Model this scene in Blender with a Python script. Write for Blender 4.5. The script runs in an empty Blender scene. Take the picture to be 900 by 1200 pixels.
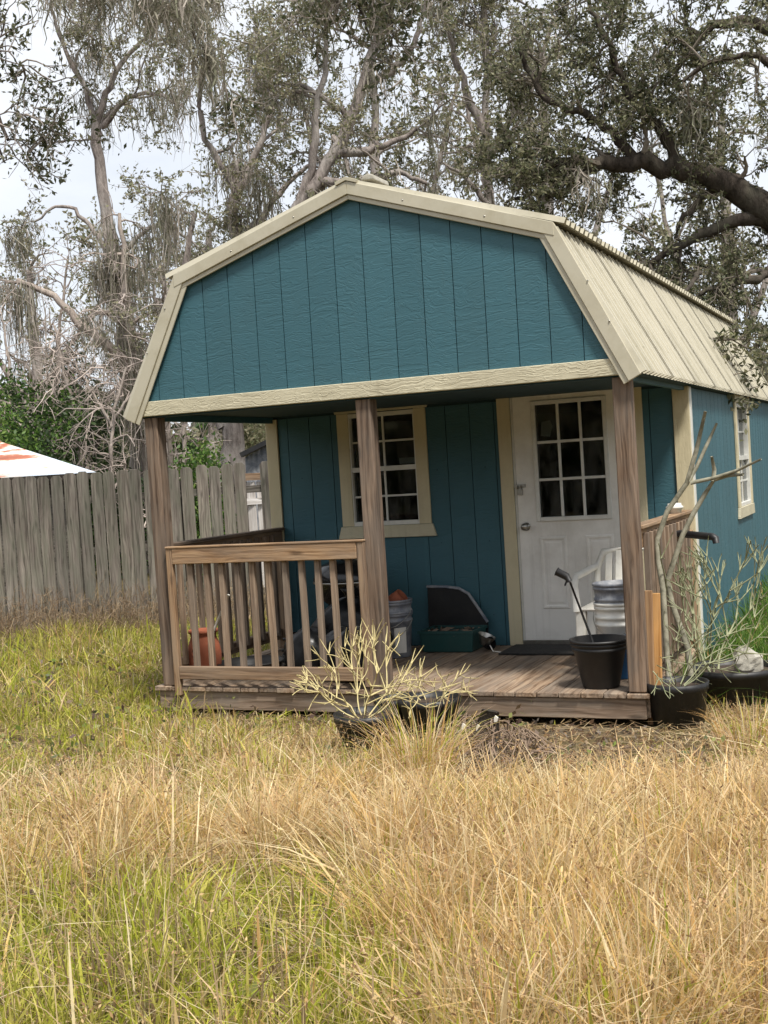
import bpy, math, random
import numpy as np
from mathutils import Matrix, Vector

# ------------------------------------------------------------------ camera, sky, sun, exposure
random.seed(7)
scene = bpy.context.scene
col = scene.collection
FPX, YAW, PITCH, ROLL = 1459.341, .413, -.034, .062
CAM = np.array([5.248, -7.633, 1.481])          # z = 0 is the top of the porch deck


def ray(px, py):
    """direction through a pixel of the 900 x 1200 photograph, depth 1 along the view axis"""
    a, b = px - 450, 600 - py
    c, s = math.cos(ROLL), math.sin(ROLL)
    x, z2 = (c * a + s * b) / FPX, (-s * a + c * b) / FPX
    c, s = math.cos(PITCH), math.sin(PITCH)
    y, z = c - s * z2, s + c * z2
    c, s = math.cos(YAW), math.sin(YAW)
    return np.array([c * x - s * y, s * x + c * y, z])


def at(px, py, depth):
    return CAM + ray(px, py) * depth


def on(px, py, ax, val):
    r = ray(px, py)
    i = 'XYZ'.index(ax)
    return CAM + r * ((val - CAM[i]) / r[i])


cam_d = bpy.data.cameras.new('camera')
cam = bpy.data.objects.new('camera', cam_d)
col.objects.link(cam)
fw = ray(450, 600)
rt = (ray(451, 600) - fw); rt /= np.linalg.norm(rt)
fw = fw / np.linalg.norm(fw)
up = np.cross(rt, fw)
cam.matrix_world = Matrix(((rt[0], up[0], -fw[0], CAM[0]), (rt[1], up[1], -fw[1], CAM[1]), (rt[2], up[2], -fw[2], CAM[2]), (0, 0, 0, 1)))
cam_d.sensor_fit = 'VERTICAL'
cam_d.sensor_height = 36
cam_d.sensor_width = 27
cam_d.lens = FPX / 1200 * 36
cam_d.clip_end = 2000
cam_d.clip_start = .1
scene.camera = cam

SUN_EL, SUN_AZ = math.radians(60), math.radians(130)      # azimuth from +Y towards +X: behind the camera, to its right
world = bpy.data.worlds.new('World')
scene.world = world
world.use_nodes = True
wn, wl = world.node_tree.nodes, world.node_tree.links
wn.clear()
w_out = wn.new('ShaderNodeOutputWorld')
w_bg = wn.new('ShaderNodeBackground')
w_bg.inputs['Strength'].default_value = .1
w_sky = wn.new('ShaderNodeTexSky')
w_sky.sky_type = 'NISHITA'
w_sky.sun_disc = False
w_sky.sun_elevation = SUN_EL
w_sky.sun_rotation = SUN_AZ
w_tc = wn.new('ShaderNodeTexCoord')
w_map = wn.new('ShaderNodeMapping')
w_map.inputs['Scale'].default_value = (1, 1, 2.2)
w_noise = wn.new('ShaderNodeTexNoise')
w_noise.inputs['Scale'].default_value = 2.6
w_noise.inputs['Detail'].default_value = 7
w_noise.inputs['Roughness'].default_value = .62
w_ramp = wn.new('ShaderNodeValToRGB')
w_ramp.color_ramp.elements[0].position = .34
w_ramp.color_ramp.elements[0].color = (.72, .72, .72, 1)
w_ramp.color_ramp.elements[1].position = .62
w_ramp.color_ramp.elements[1].color = (.97, .97, .97, 1)
w_mix = wn.new('ShaderNodeMix')
w_mix.data_type = 'RGBA'
w_mix.inputs['B'].default_value = (8.5, 8.8, 9.3, 1)
wl.new(w_tc.outputs['Generated'], w_map.inputs['Vector'])
wl.new(w_map.outputs['Vector'], w_noise.inputs['Vector'])
wl.new(w_noise.outputs['Fac'], w_ramp.inputs['Fac'])
wl.new(w_ramp.outputs['Color'], w_mix.inputs['Factor'])
wl.new(w_sky.outputs['Color'], w_mix.inputs['A'])
wl.new(w_mix.outputs['Result'], w_bg.inputs['Color'])
wl.new(w_bg.outputs['Background'], w_out.inputs['Surface'])

sun_d = bpy.data.lights.new('sun', 'SUN')
sun_d.energy = 4.3
sun_d.angle = math.radians(10)
sun_d.color = (1, .95, .87)
sun = bpy.data.objects.new('sun', sun_d)
col.objects.link(sun)
sd = Vector((math.cos(SUN_EL) * math.sin(SUN_AZ), math.cos(SUN_EL) * math.cos(SUN_AZ), math.sin(SUN_EL)))
sun.rotation_euler = sd.to_track_quat('Z', 'Y').to_euler()
sun.location = (12, -12, 18)

vs = scene.view_settings
vs.view_transform = 'Standard'
vs.look = 'None'
vs.gamma = 1
vs.exposure = 0.3
vs.use_curve_mapping = False
scene.render.engine = 'CYCLES'
scene.cycles.max_bounces = 6
scene.cycles.diffuse_bounces = 3
scene.cycles.transparent_max_bounces = 12
scene.cycles.use_denoising = True


# ------------------------------------------------------------------ mesh helpers
class MB:
    """collects shapes into one mesh; 'wc' holds grain coordinates (long axis first)"""
    def __init__(self):
        self.V, self.F, self.W, self.S = [], [], [], []

    def add(self, v, f, w=None, smooth=False):
        o = len(self.V)
        self.V += [tuple(map(float, p)) for p in v]
        self.F += [tuple(o + i for i in q) for q in f]
        if w is None:
            r = (random.uniform(0, 50),) * 3
            w = [(p[0] + r[0], p[1] + r[1], p[2] + r[2]) for p in v]
        self.W += [tuple(map(float, p)) for p in w]
        self.S += [smooth] * len(f)
        return self

    def hexa(self, v, long=None):
        """8 corners: bottom ring 0-3 counter-clockwise, top ring 4-7"""
        v = np.array(v, float)
        ex = [np.linalg.norm(v[1] - v[0]), np.linalg.norm(v[3] - v[0]), np.linalg.norm(v[4] - v[0])]
        order = list(np.argsort(ex)[::-1])
        if long is not None:
            order = [long] + [i for i in order if i != long]
        loc = np.array([[0, 0, 0], [1, 0, 0], [1, 1, 0], [0, 1, 0], [0, 0, 1], [1, 0, 1], [1, 1, 1], [0, 1, 1]], float) * ex
        w = loc[:, order] + np.array([random.uniform(0, 40) for _ in range(3)])
        return self.add(v, [(0, 3, 2, 1), (4, 5, 6, 7), (0, 1, 5, 4), (1, 2, 6, 5), (2, 3, 7, 6), (3, 0, 4, 7)], w)

    def box(self, lo, hi, long=None):
        (a, b, c), (d, e, f) = lo, hi
        return self.hexa([(a, b, c), (d, b, c), (d, e, c), (a, e, c), (a, b, f), (d, b, f), (d, e, f), (a, e, f)], long)

    def bar(self, p, q, w, h, up=(0, 0, 1)):
        """beam from p to q, w wide across, h along up"""
        p, q, up = np.array(p, float), np.array(q, float), np.array(up, float)
        t = (q - p) / np.linalg.norm(q - p)
        s = np.cross(t, up)
        if np.linalg.norm(s) < 1e-3:
            s = np.cross(t, (0, 1, 0))
        s /= np.linalg.norm(s)
        u = np.cross(s, t)
        s, u = s * w / 2, u * h / 2
        return self.hexa([p - s - u, q - s - u, q + s - u, p + s - u, p - s + u, q - s + u, q + s + u, p + s + u], 0)

    def prism(self, poly, d, axis):
        """2D outline (a, b) pushed along axis 'Y' (a=x, b=z) or 'X' (a=y, b=z) or 'Z' between d[0] and d[1]"""
        f3 = {'Y': lambda a, b, t: (a, t, b), 'X': lambda a, b, t: (t, a, b), 'Z': lambda a, b, t: (a, b, t)}[axis]
        n = len(poly)
        v = [f3(a, b, d[0]) for a, b in poly] + [f3(a, b, d[1]) for a, b in poly]
        f = [tuple(range(n)), tuple(range(2 * n - 1, n - 1, -1))] + [(i, i + n, (i + 1) % n + n, (i + 1) % n) for i in range(n)]
        r = [random.uniform(0, 40) for _ in range(3)]
        w = [(b + r[0], a + r[1], r[2]) for a, b in poly] + [(b + r[0], a + r[1], r[2] + d[1] - d[0]) for a, b in poly]
        return self.add(v, f, w)

    def lathe(self, prof, c=(0, 0, 0), n=28, cap0=True, cap1=False, M=None):
        v = []
        for r, z in prof:
            for k in range(n):
                a = 2 * math.pi * k / n
                v.append((r * math.cos(a), r * math.sin(a), z))
        if M is not None:
            v = [tuple(M @ Vector(p)) for p in v]
        v = [(p[0] + c[0], p[1] + c[1], p[2] + c[2]) for p in v]
        f = [(i * n + k, i * n + (k + 1) % n, (i + 1) * n + (k + 1) % n, (i + 1) * n + k) for i in range(len(prof) - 1) for k in range(n)]
        if cap0: f.append(tuple(range(n - 1, -1, -1)))
        if cap1: f.append(tuple((len(prof) - 1) * n + k for k in range(n)))
        return self.add(v, f, None, True)

    def tube(self, pts, rad, n=8, caps=True):
        pts = np.array(pts, float)
        rad = np.full(len(pts), rad, float) if np.isscalar(rad) else np.array(rad, float)
        V, F = tubes(pts[None], rad[None], n)
        f = [tuple(q) for q in F]
        if caps:
            f += [tuple(range(n)), tuple(range(len(V) - 1, len(V) - n - 1, -1))]
        L = np.concatenate([[0], np.cumsum(np.linalg.norm(np.diff(pts, axis=0), axis=1))])
        o = random.uniform(0, 30)
        w = [(L[i] + o, rad[i] * math.cos(6.283 * k / n) + o, rad[i] * math.sin(6.283 * k / n)) for i in range(len(pts)) for k in range(n)]
        return self.add(V, f, w, True)

    def build(self, name, mat, parent=None, bevel=0, seg=1):
        me = bpy.data.meshes.new(name)
        me.from_pydata(self.V, [], self.F)
        me.attributes.new('wc', 'FLOAT_VECTOR', 'POINT').data.foreach_set('vector', np.array(self.W, 'f').ravel())
        me.polygons.foreach_set('use_smooth', self.S)
        me.materials.append(mat)
        o = bpy.data.objects.new(name, me)
        col.objects.link(o)
        if parent: o.parent = parent
        if bevel:
            m = o.modifiers.new('bevel', 'BEVEL')
            m.width = bevel
            m.segments = seg
            m.limit_method = 'ANGLE'
            m.angle_limit = math.radians(40)
        return o


def tubes(P, R, S):
    """P (N,K,3) polylines, R (N,K) radii -> verts, quads"""
    N, K, _ = P.shape
    T = np.gradient(P, axis=1)
    T /= np.linalg.norm(T, axis=2, keepdims=True) + 1e-9
    ref = np.where(np.abs(T[:, :1, 2:3]) > .9, np.array([1., 0, 0]), np.array([0, 0, 1.]))
    A = np.cross(T, np.broadcast_to(ref, T.shape))
    A /= np.linalg.norm(A, axis=2, keepdims=True) + 1e-9
    B = np.cross(T, A)
    th = np.arange(S) * 2 * math.pi / S
    V = P[:, :, None] + R[:, :, None, None] * (A[:, :, None] * np.cos(th)[:, None] + B[:, :, None] * np.sin(th)[:, None])
    idx = np.arange(N * K * S).reshape(N, K, S)
    a, b = idx[:, :-1], idx[:, 1:]
    F = np.stack([a, np.roll(a, -1, 2), np.roll(b, -1, 2), b], -1).reshape(-1, 4)
    return V.reshape(-1, 3), F


def np_mesh(name, V, faces, mat, parent=None, colr=None, smooth=False):
    """faces: list of (n, k) index arrays; colr: per-vertex rgb"""
    me = bpy.data.meshes.new(name)
    V = np.asarray(V, 'f')
    loops = np.concatenate([f.ravel() for f in faces]).astype('i')
    tot = np.concatenate([np.full(len(f), f.shape[1]) for f in faces]).astype('i')
    start = np.concatenate([[0], np.cumsum(tot)[:-1]]).astype('i')
    me.vertices.add(len(V)); me.vertices.foreach_set('co', V.ravel())
    me.loops.add(len(loops)); me.loops.foreach_set('vertex_index', loops)
    me.polygons.add(len(tot)); me.polygons.foreach_set('loop_start', start); me.polygons.foreach_set('loop_total', tot)
    me.polygons.foreach_set('use_smooth', np.full(len(tot), smooth))
    if colr is not None:
        c = np.concatenate([np.asarray(colr, 'f'), np.ones((len(V), 1), 'f')], 1)
        me.attributes.new('tint', 'FLOAT_COLOR', 'POINT').data.foreach_set('color', c.ravel())
    me.update(calc_edges=True)
    me.materials.append(mat)
    o = bpy.data.objects.new(name, me)
    col.objects.link(o)
    if parent: o.parent = parent
    return o


def tag(o, label=None, cat=None, group=None, kind=None):
    for k, v in (('label', label), ('category', cat), ('group', group), ('kind', kind)):
        if v: o[k] = v
    return o


def thing(name, label, cat, loc=(0, 0, 0), group=None):
    o = bpy.data.objects.new(name, None)
    o.empty_display_size = .1
    col.objects.link(o)
    o.location = [float(x) for x in loc]
    return tag(o, label, cat, group)


def settle(root):
    """parts were built in world coordinates: keep them there under a moved Empty"""
    inv = Matrix.Translation(root.location).inverted()
    for ch in root.children:
        ch.matrix_parent_inverse = inv
    return root


# ------------------------------------------------------------------ materials
def S(r, g, b):
    """sRGB 0-255 to linear"""
    return tuple(((c / 255) / 12.92 if c <= 10 else ((c / 255 + .055) / 1.055) ** 2.4) for c in (r, g, b)) + (1,)


class NT:
    def __init__(self, name):
        self.m = bpy.data.materials.new(name)
        self.m.use_nodes = True
        self.n, self.l = self.m.node_tree.nodes, self.m.node_tree.links
        self.n.clear()
        self.out = self.n.new('ShaderNodeOutputMaterial')

    def put(self, sock, v):
        if isinstance(v, bpy.types.NodeSocket): self.l.new(v, sock)
        elif v is not None: sock.default_value = v

    def node(self, t, out=0, props=None, **ins):
        nd = self.n.new('ShaderNode' + t)
        for k, v in (props or {}).items(): setattr(nd, k, v)
        for k, v in ins.items():
            self.put(nd.inputs[int(k[1:])] if k[0] == '_' else nd.inputs[k.replace('_', ' ')], v)
        return nd.outputs[out]

    def attr(self, name, out='Vector'):
        nd = self.n.new('ShaderNodeAttribute'); nd.attribute_name = name
        return nd.outputs[out]

    def objco(self):
        return self.n.new('ShaderNodeTexCoord').outputs['Object']

    def rnd(self):
        return self.n.new('ShaderNodeObjectInfo').outputs['Random']

    def scale(self, v, s):
        return self.node('Mapping', Vector=v, Scale=s)

    def noise(self, v, sc, det=4, rough=.55, dist=0):
        return self.node('TexNoise', Vector=v, Scale=sc, Detail=det, Roughness=rough, Distortion=dist)

    def ramp(self, f, *stops):
        nd = self.n.new('ShaderNodeValToRGB')
        e = nd.color_ramp.elements
        while len(e) < len(stops): e.new(.5)
        for q, (p, c) in zip(e, stops):
            q.position = p
            q.color = c if not np.isscalar(c) else (c, c, c, 1)
        self.put(nd.inputs[0], f)
        return nd.outputs[0]

    def mix(self, f, a, b, mode='MIX'):
        nd = self.n.new('ShaderNodeMix'); nd.data_type = 'RGBA'; nd.blend_type = mode
        self.put(nd.inputs['Factor'], f); self.put(nd.inputs['A'], a); self.put(nd.inputs['B'], b)
        return nd.outputs['Result']

    def math(self, op, a, b=0.):
        return self.node('Math', props={'operation': op}, _0=a, _1=b)

    def bump(self, h, st, d=.01):
        return self.node('Bump', Strength=st, Distance=d, Height=h)

    def done(self, color, rough=.6, normal=None, metal=0., spec=.5, **kw):
        b = self.n.new('ShaderNodeBsdfPrincipled')
        self.put(b.inputs['Base Color'], color); self.put(b.inputs['Roughness'], rough)
        self.put(b.inputs['Metallic'], metal); self.put(b.inputs['Specular IOR Level'], spec)
        if normal is not None: self.put(b.inputs['Normal'], normal)
        for k, v in kw.items(): self.put(b.inputs[k.replace('_', ' ')], v)
        self.l.new(b.outputs[0], self.out.inputs[0])
        return self.m


def wood(name, dark, mid, light, rough=.8, weather=None, wamt=.4, knots=True, grain=1., spec=.25):
    t = NT(name)
    v = t.attr('wc')
    r = t.rnd()
    warp = t.noise(t.scale(v, (1.3, 6, 6)), 1.0, 3)
    vv = t.node('VectorMath', props={'operation': 'ADD'}, _0=t.scale(v, (1, 1, 1)), _1=t.node('CombineXYZ', X=0., Y=t.math('MULTIPLY', warp, .12), Z=t.math('MULTIPLY', warp, .05)))
    rings = t.noise(t.scale(vv, (1.6, 42, 38)), 1.0, 3, .6)
    fine = t.noise(t.scale(v, (4, 190, 170)), 1.0, 3, .65)
    f = t.math('ADD', t.math('MULTIPLY', rings, .8), t.math('MULTIPLY', fine, .2))
    c = t.ramp(f, (.375, dark), (.5, mid), (.63, light))
    big = t.noise(t.scale(v, (1.2, 5, 5)), 1.0, 4)
    c = t.mix(t.math('MULTIPLY', t.ramp(big, (.35, 0.), (.7, 1.)), .5), c, dark)
    if knots:
        k = t.node('TexVoronoi', Vector=t.scale(v, (2.2, 9, 9)), Scale=1., Randomness=1.)
        kn = t.ramp(k, (.06, 1.), (.16, 0.))
        c = t.mix(t.math('MULTIPLY', kn, .75), c, tuple(x * .45 for x in dark[:3]) + (1,))
    if weather:
        wn_ = t.noise(t.scale(v, (2.5, 9, 9)), 1., 5, .65)
        c = t.mix(t.math('MULTIPLY', t.ramp(wn_, (.4, 0.), (.62, 1.)), wamt), c, weather)
    hsv = t.n.new('ShaderNodeHueSaturation')
    t.put(hsv.inputs['Value'], t.math('ADD', t.math('MULTIPLY', r, .36), .82))
    t.put(hsv.inputs['Saturation'], t.math('ADD', t.math('MULTIPLY', r, .2), .9))
    t.put(hsv.inputs['Color'], c)
    return t.done(hsv.outputs[0], rough, t.bump(f, .8 * grain, .006), spec=spec)


def painted(name, base, dirt, grain=(40, 40, 5), damt=.35, bump=.5, rough=.55):
    """embossed painted siding or trim; grain in object axes"""
    t = NT(name)
    v = t.objco()
    w1 = t.noise(v, 2.2, 3)
    sv = t.node('VectorMath', props={'operation': 'ADD'}, _0=t.scale(v, grain), _1=t.node('CombineXYZ', X=t.math('MULTIPLY', w1, 6.), Y=t.math('MULTIPLY', w1, 6.), Z=t.math('MULTIPLY', w1, 9.)))
    g = t.noise(sv, 1., 3, .55, .6)
    lines = t.ramp(g, (.42, 0.), (.5, 1.), (.58, 0.))
    d = t.noise(v, 1.4, 6, .7)
    lighter = tuple(min(1, x * 1.16) for x in base[:3]) + (1,)
    c = t.mix(t.noise(v, 5, 4), base, lighter)
    c = t.mix(t.math('MULTIPLY', t.ramp(d, (.45, 0.), (.72, 1.)), damt), c, dirt)
    streak = t.noise(t.scale(v, (22, 22, .9)), 1., 4)
    c = t.mix(t.math('MULTIPLY', t.ramp(streak, (.55, 0.), (.75, 1.)), damt * .6), c, dirt)
    hsv = t.n.new('ShaderNodeHueSaturation')
    t.put(hsv.inputs['Value'], t.math('ADD', t.math('MULTIPLY', t.rnd(), .1), .95))
    t.put(hsv.inputs['Color'], c)
    return t.done(hsv.outputs[0], rough, t.bump(t.math('ADD', g, t.math('MULTIPLY', lines, .35)), bump, .006), spec=.35)


def plain(name, c, rough=.5, var=.25, dirt=None, damt=.4, scale=9, metal=0., bump=.15, spec=.5):
    t = NT(name)
    v = t.objco()
    n = t.noise(v, scale, 5, .65)
    dk = tuple(x * (1 - var) for x in c[:3]) + (1,)
    cc = t.mix(n, dk, c)
    if dirt:
        cc = t.mix(t.math('MULTIPLY', t.ramp(t.noise(v, scale * .6, 6, .7, .4), (.42, 0.), (.68, 1.)), damt), cc, dirt)
    return t.done(cc, rough, t.bump(n, bump, .01), metal=metal, spec=spec)


M = {}
M['teal'] = painted('teal_siding', S(56, 93, 103), S(64, 90, 94), (4, 4, 34), .25, .45)
M['teal_groove'] = plain('teal_groove', S(38, 66, 76), .8)
M['tan'] = painted('tan_trim', S(190, 183, 158), S(148, 140, 116), (3, 40, 40), .4, .75)
M['tan_v'] = painted('tan_trim_upright', S(194, 184, 154), S(150, 140, 110), (40, 40, 3), .4, .4)
M['fascia'] = plain('tan_metal_trim', S(188, 182, 162), .38, .1, S(150, 140, 110), .45, 5, spec=.5, bump=.05)
M['post'] = wood('weathered_post', S(72, 58, 48), S(116, 98, 83), S(142, 123, 106), .85, S(106, 98, 90), .55)
M['rail'] = wood('rail_timber', S(104, 80, 60), S(148, 121, 94), S(172, 145, 116), .8, S(132, 118, 104), .5)
M['baluster'] = wood('baluster_timber', S(98, 82, 68), S(140, 120, 102), S(164, 144, 124), .85, S(130, 120, 108), .45, knots=False)
M['deck'] = wood('deck_timber', S(98, 80, 64), S(146, 124, 104), S(172, 152, 130), .8, S(132, 124, 114), .5)
M['fence'] = wood('grey_fence_wood', S(86, 80, 74), S(130, 122, 114), S(158, 150, 140), .95, S(112, 114, 100), .5, spec=.1)
M['gate_white'] = wood('whitewashed_wood', S(170, 164, 158), S(214, 210, 206), S(232, 230, 228), .9, S(150, 140, 130), .35)
M['plank'] = wood('new_plank', S(140, 100, 62), S(176, 134, 90), S(196, 156, 110), .8, S(150, 130, 104), .3)
M['door'] = painted('door_white', S(232, 230, 224), S(176, 170, 158), (2, 2, 2), .5, .06, .45)
M['vinyl'] = plain('white_vinyl', S(222, 222, 216), .35, .08, S(170, 166, 156), .35, 12, bump=.03)
M['plastic_white'] = plain('white_plastic', S(226, 224, 216), .4, .08, S(160, 152, 136), .45, 8, bump=.05)
M['black'] = plain('black_plastic', S(26, 26, 28), .5, .3, S(60, 58, 54), .25, 10, bump=.08)
M['bag'] = plain('black_bag_film', S(17, 18, 20), .36, .3, None, 0, 10, bump=.3, spec=.35)
M['enamel'] = plain('black_enamel', S(20, 20, 22), .2, .2, S(90, 84, 78), .2, 6, bump=.03)
M['rubber'] = plain('black_rubber', S(40, 40, 40), .9, .3, S(80, 74, 66), .4, 40, bump=.5)
M['grey_plastic'] = plain('grey_plastic', S(112, 116, 126), .5, .2, S(190, 190, 188), .55, 16, bump=.08)
M['blue_plastic'] = plain('blue_plastic', S(28, 110, 178), .4, .12, S(30, 70, 110), .3, 10, bump=.05)
M['green_plastic'] = plain('green_plastic', S(34, 76, 74), .45, .15, S(66, 80, 76), .3, 10, bump=.05)
M['terracotta'] = plain('terracotta', S(158, 88, 60), .85, .2, S(120, 84, 66), .4, 12)
M['soil'] = plain('potting_soil', S(62, 48, 38), 1., .5, S(110, 96, 80), .4, 30, bump=1.)
M['steel'] = plain('dull_steel', S(176, 174, 168), .3, .15, S(90, 80, 66), .4, 30, metal=.9, bump=.05)
M['paper'] = plain('paper', S(222, 218, 208), .8, .08)
M['stone'] = plain('pale_stone', S(186, 182, 170), .95, .35, S(120, 114, 100), .5, 18, bump=1.)
M['dark_room'] = plain('dark_room', S(58, 52, 46), .9, .3)
M['curtain'] = plain('dark_curtain', S(74, 70, 64), .95, .4, scale=18)
M['pale_stem'] = plain('pale_stem', S(172, 168, 148), .8, .4, S(88, 86, 68), .75, 26, bump=.3)
M['yellow_stem'] = plain('straw_stem', S(208, 194, 142), .7, .25, S(176, 156, 98), .4, 16, bump=.2)
M['green_stem'] = plain('grey_green_stem', S(158, 160, 126), .7, .3, S(112, 122, 84), .6, 14, bump=.2)
M['deadleaf'] = plain('dead_leaf', S(156, 134, 114), .9, .5, S(98, 80, 66), .5, scale=20)


def roof_metal():
    t = NT('tan_roof_metal')
    v = t.objco()
    base = t.mix(t.noise(v, 1.3, 5, .6), S(200, 194, 176), S(176, 170, 148))
    stain = t.ramp(t.noise(t.scale(v, (1.2, 4, 1.2)), 1., 6, .7), (.5, 0.), (.74, 1.))
    c = t.mix(t.math('MULTIPLY', stain, .7), base, S(132, 126, 104))
    spk = t.ramp(t.noise(v, 16, 6, .8), (.62, 0.), (.72, 1.))
    c = t.mix(t.math('MULTIPLY', spk, .6), c, S(96, 92, 76))
    return t.done(c, .42, t.bump(t.noise(v, 30, 3), .05, .01), metal=.0, spec=.5)


def rust_metal():
    t = NT('rusted_roof_metal')
    v = t.attr('wc')
    n = t.noise(t.scale(v, (.5, 1.1, 1)), 1., 7, .68, .5)
    zt = t.node('SeparateXYZ', 1, Vector=v)
    xt = t.node('SeparateXYZ', 0, Vector=v)
    f = t.math('ADD', t.math('ADD', n, t.math('MULTIPLY', zt, -.16)), t.math('MULTIPLY', t.math('SUBTRACT', xt, .5), .14))
    c = t.ramp(f, (.46, S(196, 206, 218)), (.5, S(210, 196, 180)), (.53, S(170, 98, 68)), (.64, S(136, 78, 58)))
    return t.done(c, .4, t.bump(n, .1), spec=.4)


def glass():
    t = NT('window_glass')
    tr = t.node('BsdfTransparent', Color=(.62, .66, .66, 1))
    gl = t.node('BsdfGlossy', Color=(.8, .82, .84, 1), Roughness=.03, Normal=t.bump(t.noise(t.objco(), 3., 2), .04, .02))
    fr = t.node('Fresnel', IOR=1.45)
    mx = t.node('MixShader', _0=fr, _1=tr, _2=gl)
    dust = t.ramp(t.noise(t.scale(t.objco(), (3, 3, 1.2)), 3., 6, .7), (.4, 0.), (.75, .16))
    mx = t.node('MixShader', _0=dust, _1=mx, _2=t.node('BsdfDiffuse', Color=(.42, .41, .38, 1)))
    t.l.new(mx, t.out.inputs[0])
    return t.m


def foliage(name, rough=.6, trans=.3, gloss=.3):
    t = NT(name)
    c = t.attr('tint', 'Color')
    b = t.n.new('ShaderNodeBsdfPrincipled')
    t.put(b.inputs['Base Color'], c); t.put(b.inputs['Roughness'], rough); t.put(b.inputs['Specular IOR Level'], gloss)
    tl = t.node('BsdfTranslucent', Color=c)
    mx = t.node('MixShader', _0=trans, _1=b.outputs[0], _2=tl)
    t.l.new(mx, t.out.inputs[0])
    return t.m


def bark(name, dark, light, moss):
    t = NT(name)
    v = t.objco()
    n = t.noise(t.scale(v, (9, 9, 2.2)), 1., 6, .7)
    p = t.noise(v, 1.6, 5, .7)
    c = t.ramp(n, (.34, dark), (.62, light))
    c = t.mix(t.math('MULTIPLY', t.ramp(p, (.45, 0.), (.65, 1.)), .6), c, moss)
    return t.done(c, .95, t.bump(n, 1., .06), spec=.1)


def ground_mat():
    t = NT('ground_soil')
    v = t.objco()
    a = t.noise(v, 1.1, 6, .65)
    b = t.noise(v, 14, 6, .75)
    c = t.ramp(a, (.35, S(104, 98, 62)), (.5, S(126, 112, 78)), (.68, S(112, 98, 78)))
    grey = t.ramp(t.noise(v, 3.2, 6, .7), (.45, 0.), (.62, 1.))
    c = t.mix(t.math('MULTIPLY', grey, .6), c, S(134, 124, 114))
    c = t.mix(t.ramp(b, (.38, 0.), (.66, 1.)), t.mix(1., c, (.5, .48, .42, 1), 'MULTIPLY'), c)
    return t.done(c, 1., t.bump(b, 1., .03), spec=.05)


M['roof'] = roof_metal()
M['rust'] = rust_metal()
M['glass'] = glass()
M['leaf'] = foliage('oak_leaf', .5, .4, .35)
M['grass'] = foliage('grass_blade', .6, .36, .2)
M['mossy'] = foliage('hanging_moss', .9, .3, .05)
M['twig'] = foliage('twig', .9, 0., .1)
M['bark'] = bark('grey_bark', S(92, 84, 80), S(166, 156, 150), S(172, 168, 162))
M['bark_dark'] = bark('dark_bark', S(42, 37, 33), S(86, 78, 71), S(96, 94, 82))
M['bark_pale'] = bark('pale_dead_wood', S(124, 112, 104), S(184, 172, 162), S(160, 152, 144))
M['ground'] = ground_mat()


# ------------------------------------------------------------------ ground
def smooth(a, b, x):
    t = np.clip((np.asarray(x, float) - a) / (b - a), 0, 1)
    return t * t * (3 - 2 * t)


_vn = np.random.default_rng(11).random((128, 128))


def vnoise(x, y, sc):
    x, y = np.asarray(x, float) * sc + 517.3, np.asarray(y, float) * sc + 311.7
    i, j = np.floor(x).astype(int), np.floor(y).astype(int)
    fx, fy = x - i, y - j
    fx, fy = fx * fx * (3 - 2 * fx), fy * fy * (3 - 2 * fy)
    g = lambda a, b: _vn[a % 128, b % 128]
    return (g(i, j) * (1 - fx) + g(i + 1, j) * fx) * (1 - fy) + (g(i, j + 1) * (1 - fx) + g(i + 1, j + 1) * fx) * fy


def gz(x, y):
    x, y = np.asarray(x, float), np.asarray(y, float)
    near = np.exp(-((x - 1.8) ** 2 + y ** 2) / 900)
    return -.22 + .08 * smooth(.2, 3, y) + near * (.05 * (vnoise(x, y, .45) - .5) + .03 * (vnoise(x, y, 1.7) - .5))


gx = np.concatenate([[-600, -300, -150, -80, -50, -35], np.arange(-25, 16, .25), [20, 30, 50, 90, 160, 300, 600]])
gy = np.concatenate([[-300, -120, -50, -25, -15], np.arange(-10, 12, .25), np.arange(12, 40, 2), [50, 70, 100, 160, 300, 700]])
GX, GY = np.meshgrid(gx, gy, indexing='ij')
gi = np.arange(GX.size).reshape(GX.shape)
gf = np.stack([gi[:-1, :-1], gi[1:, :-1], gi[1:, 1:], gi[:-1, 1:]], -1).reshape(-1, 4)
tag(np_mesh('ground', np.stack([GX, GY, gz(GX, GY)], -1).reshape(-1, 3), [gf], M['ground'], smooth=True), kind='structure')

# ------------------------------------------------------------------ the shed
W, PD, L = 3.609, 1.944, 7.4                   # width, porch depth, length
ZH, ZK, ZR, XK = 1.97, 2.90, 3.36, .45         # header foot, knee, ridge, knee inset
CX = W / 2
shed = thing('porch_shed', 'teal barn-roofed shed with tan trim and a timber porch', 'shed', (CX, PD, -.17))


def roof_z(x):
    x = min(x, W - x)
    return ZH + (ZK - ZH) * x / XK if x < XK else ZK + (ZR - ZK) * (x - XK) / (CX - XK)


def column_cuts(a0, a1, z0, z1, openings):
    """solid z-spans of a strip a0..a1 once the openings are taken out"""
    cuts = sorted([(o[2], o[3]) for o in openings if o[0] < (a0 + a1) / 2 < o[1]])
    z, out = z0, []
    for c0, c1 in cuts:
        if c0 > z: out.append((z, c0))
        z = c1
    if z < z1: out.append((z, z1))
    return out


def wall_pieces(axis, a0, a1, z0, z1, t0, t1, openings):
    """backing wall split in strips at the openings"""
    m = MB()
    xs = sorted({a0, a1, *[o[0] for o in openings], *[o[1] for o in openings]})
    for p, q in zip(xs, xs[1:]):
        for za, zb in column_cuts(p, q, z0, z1, openings):
            lo, hi = ((p, t0, za), (q, t1, zb)) if axis == 'Y' else ((t0, p, za), (t1, q, zb))
            m.box(lo, hi)
    return m


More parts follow.
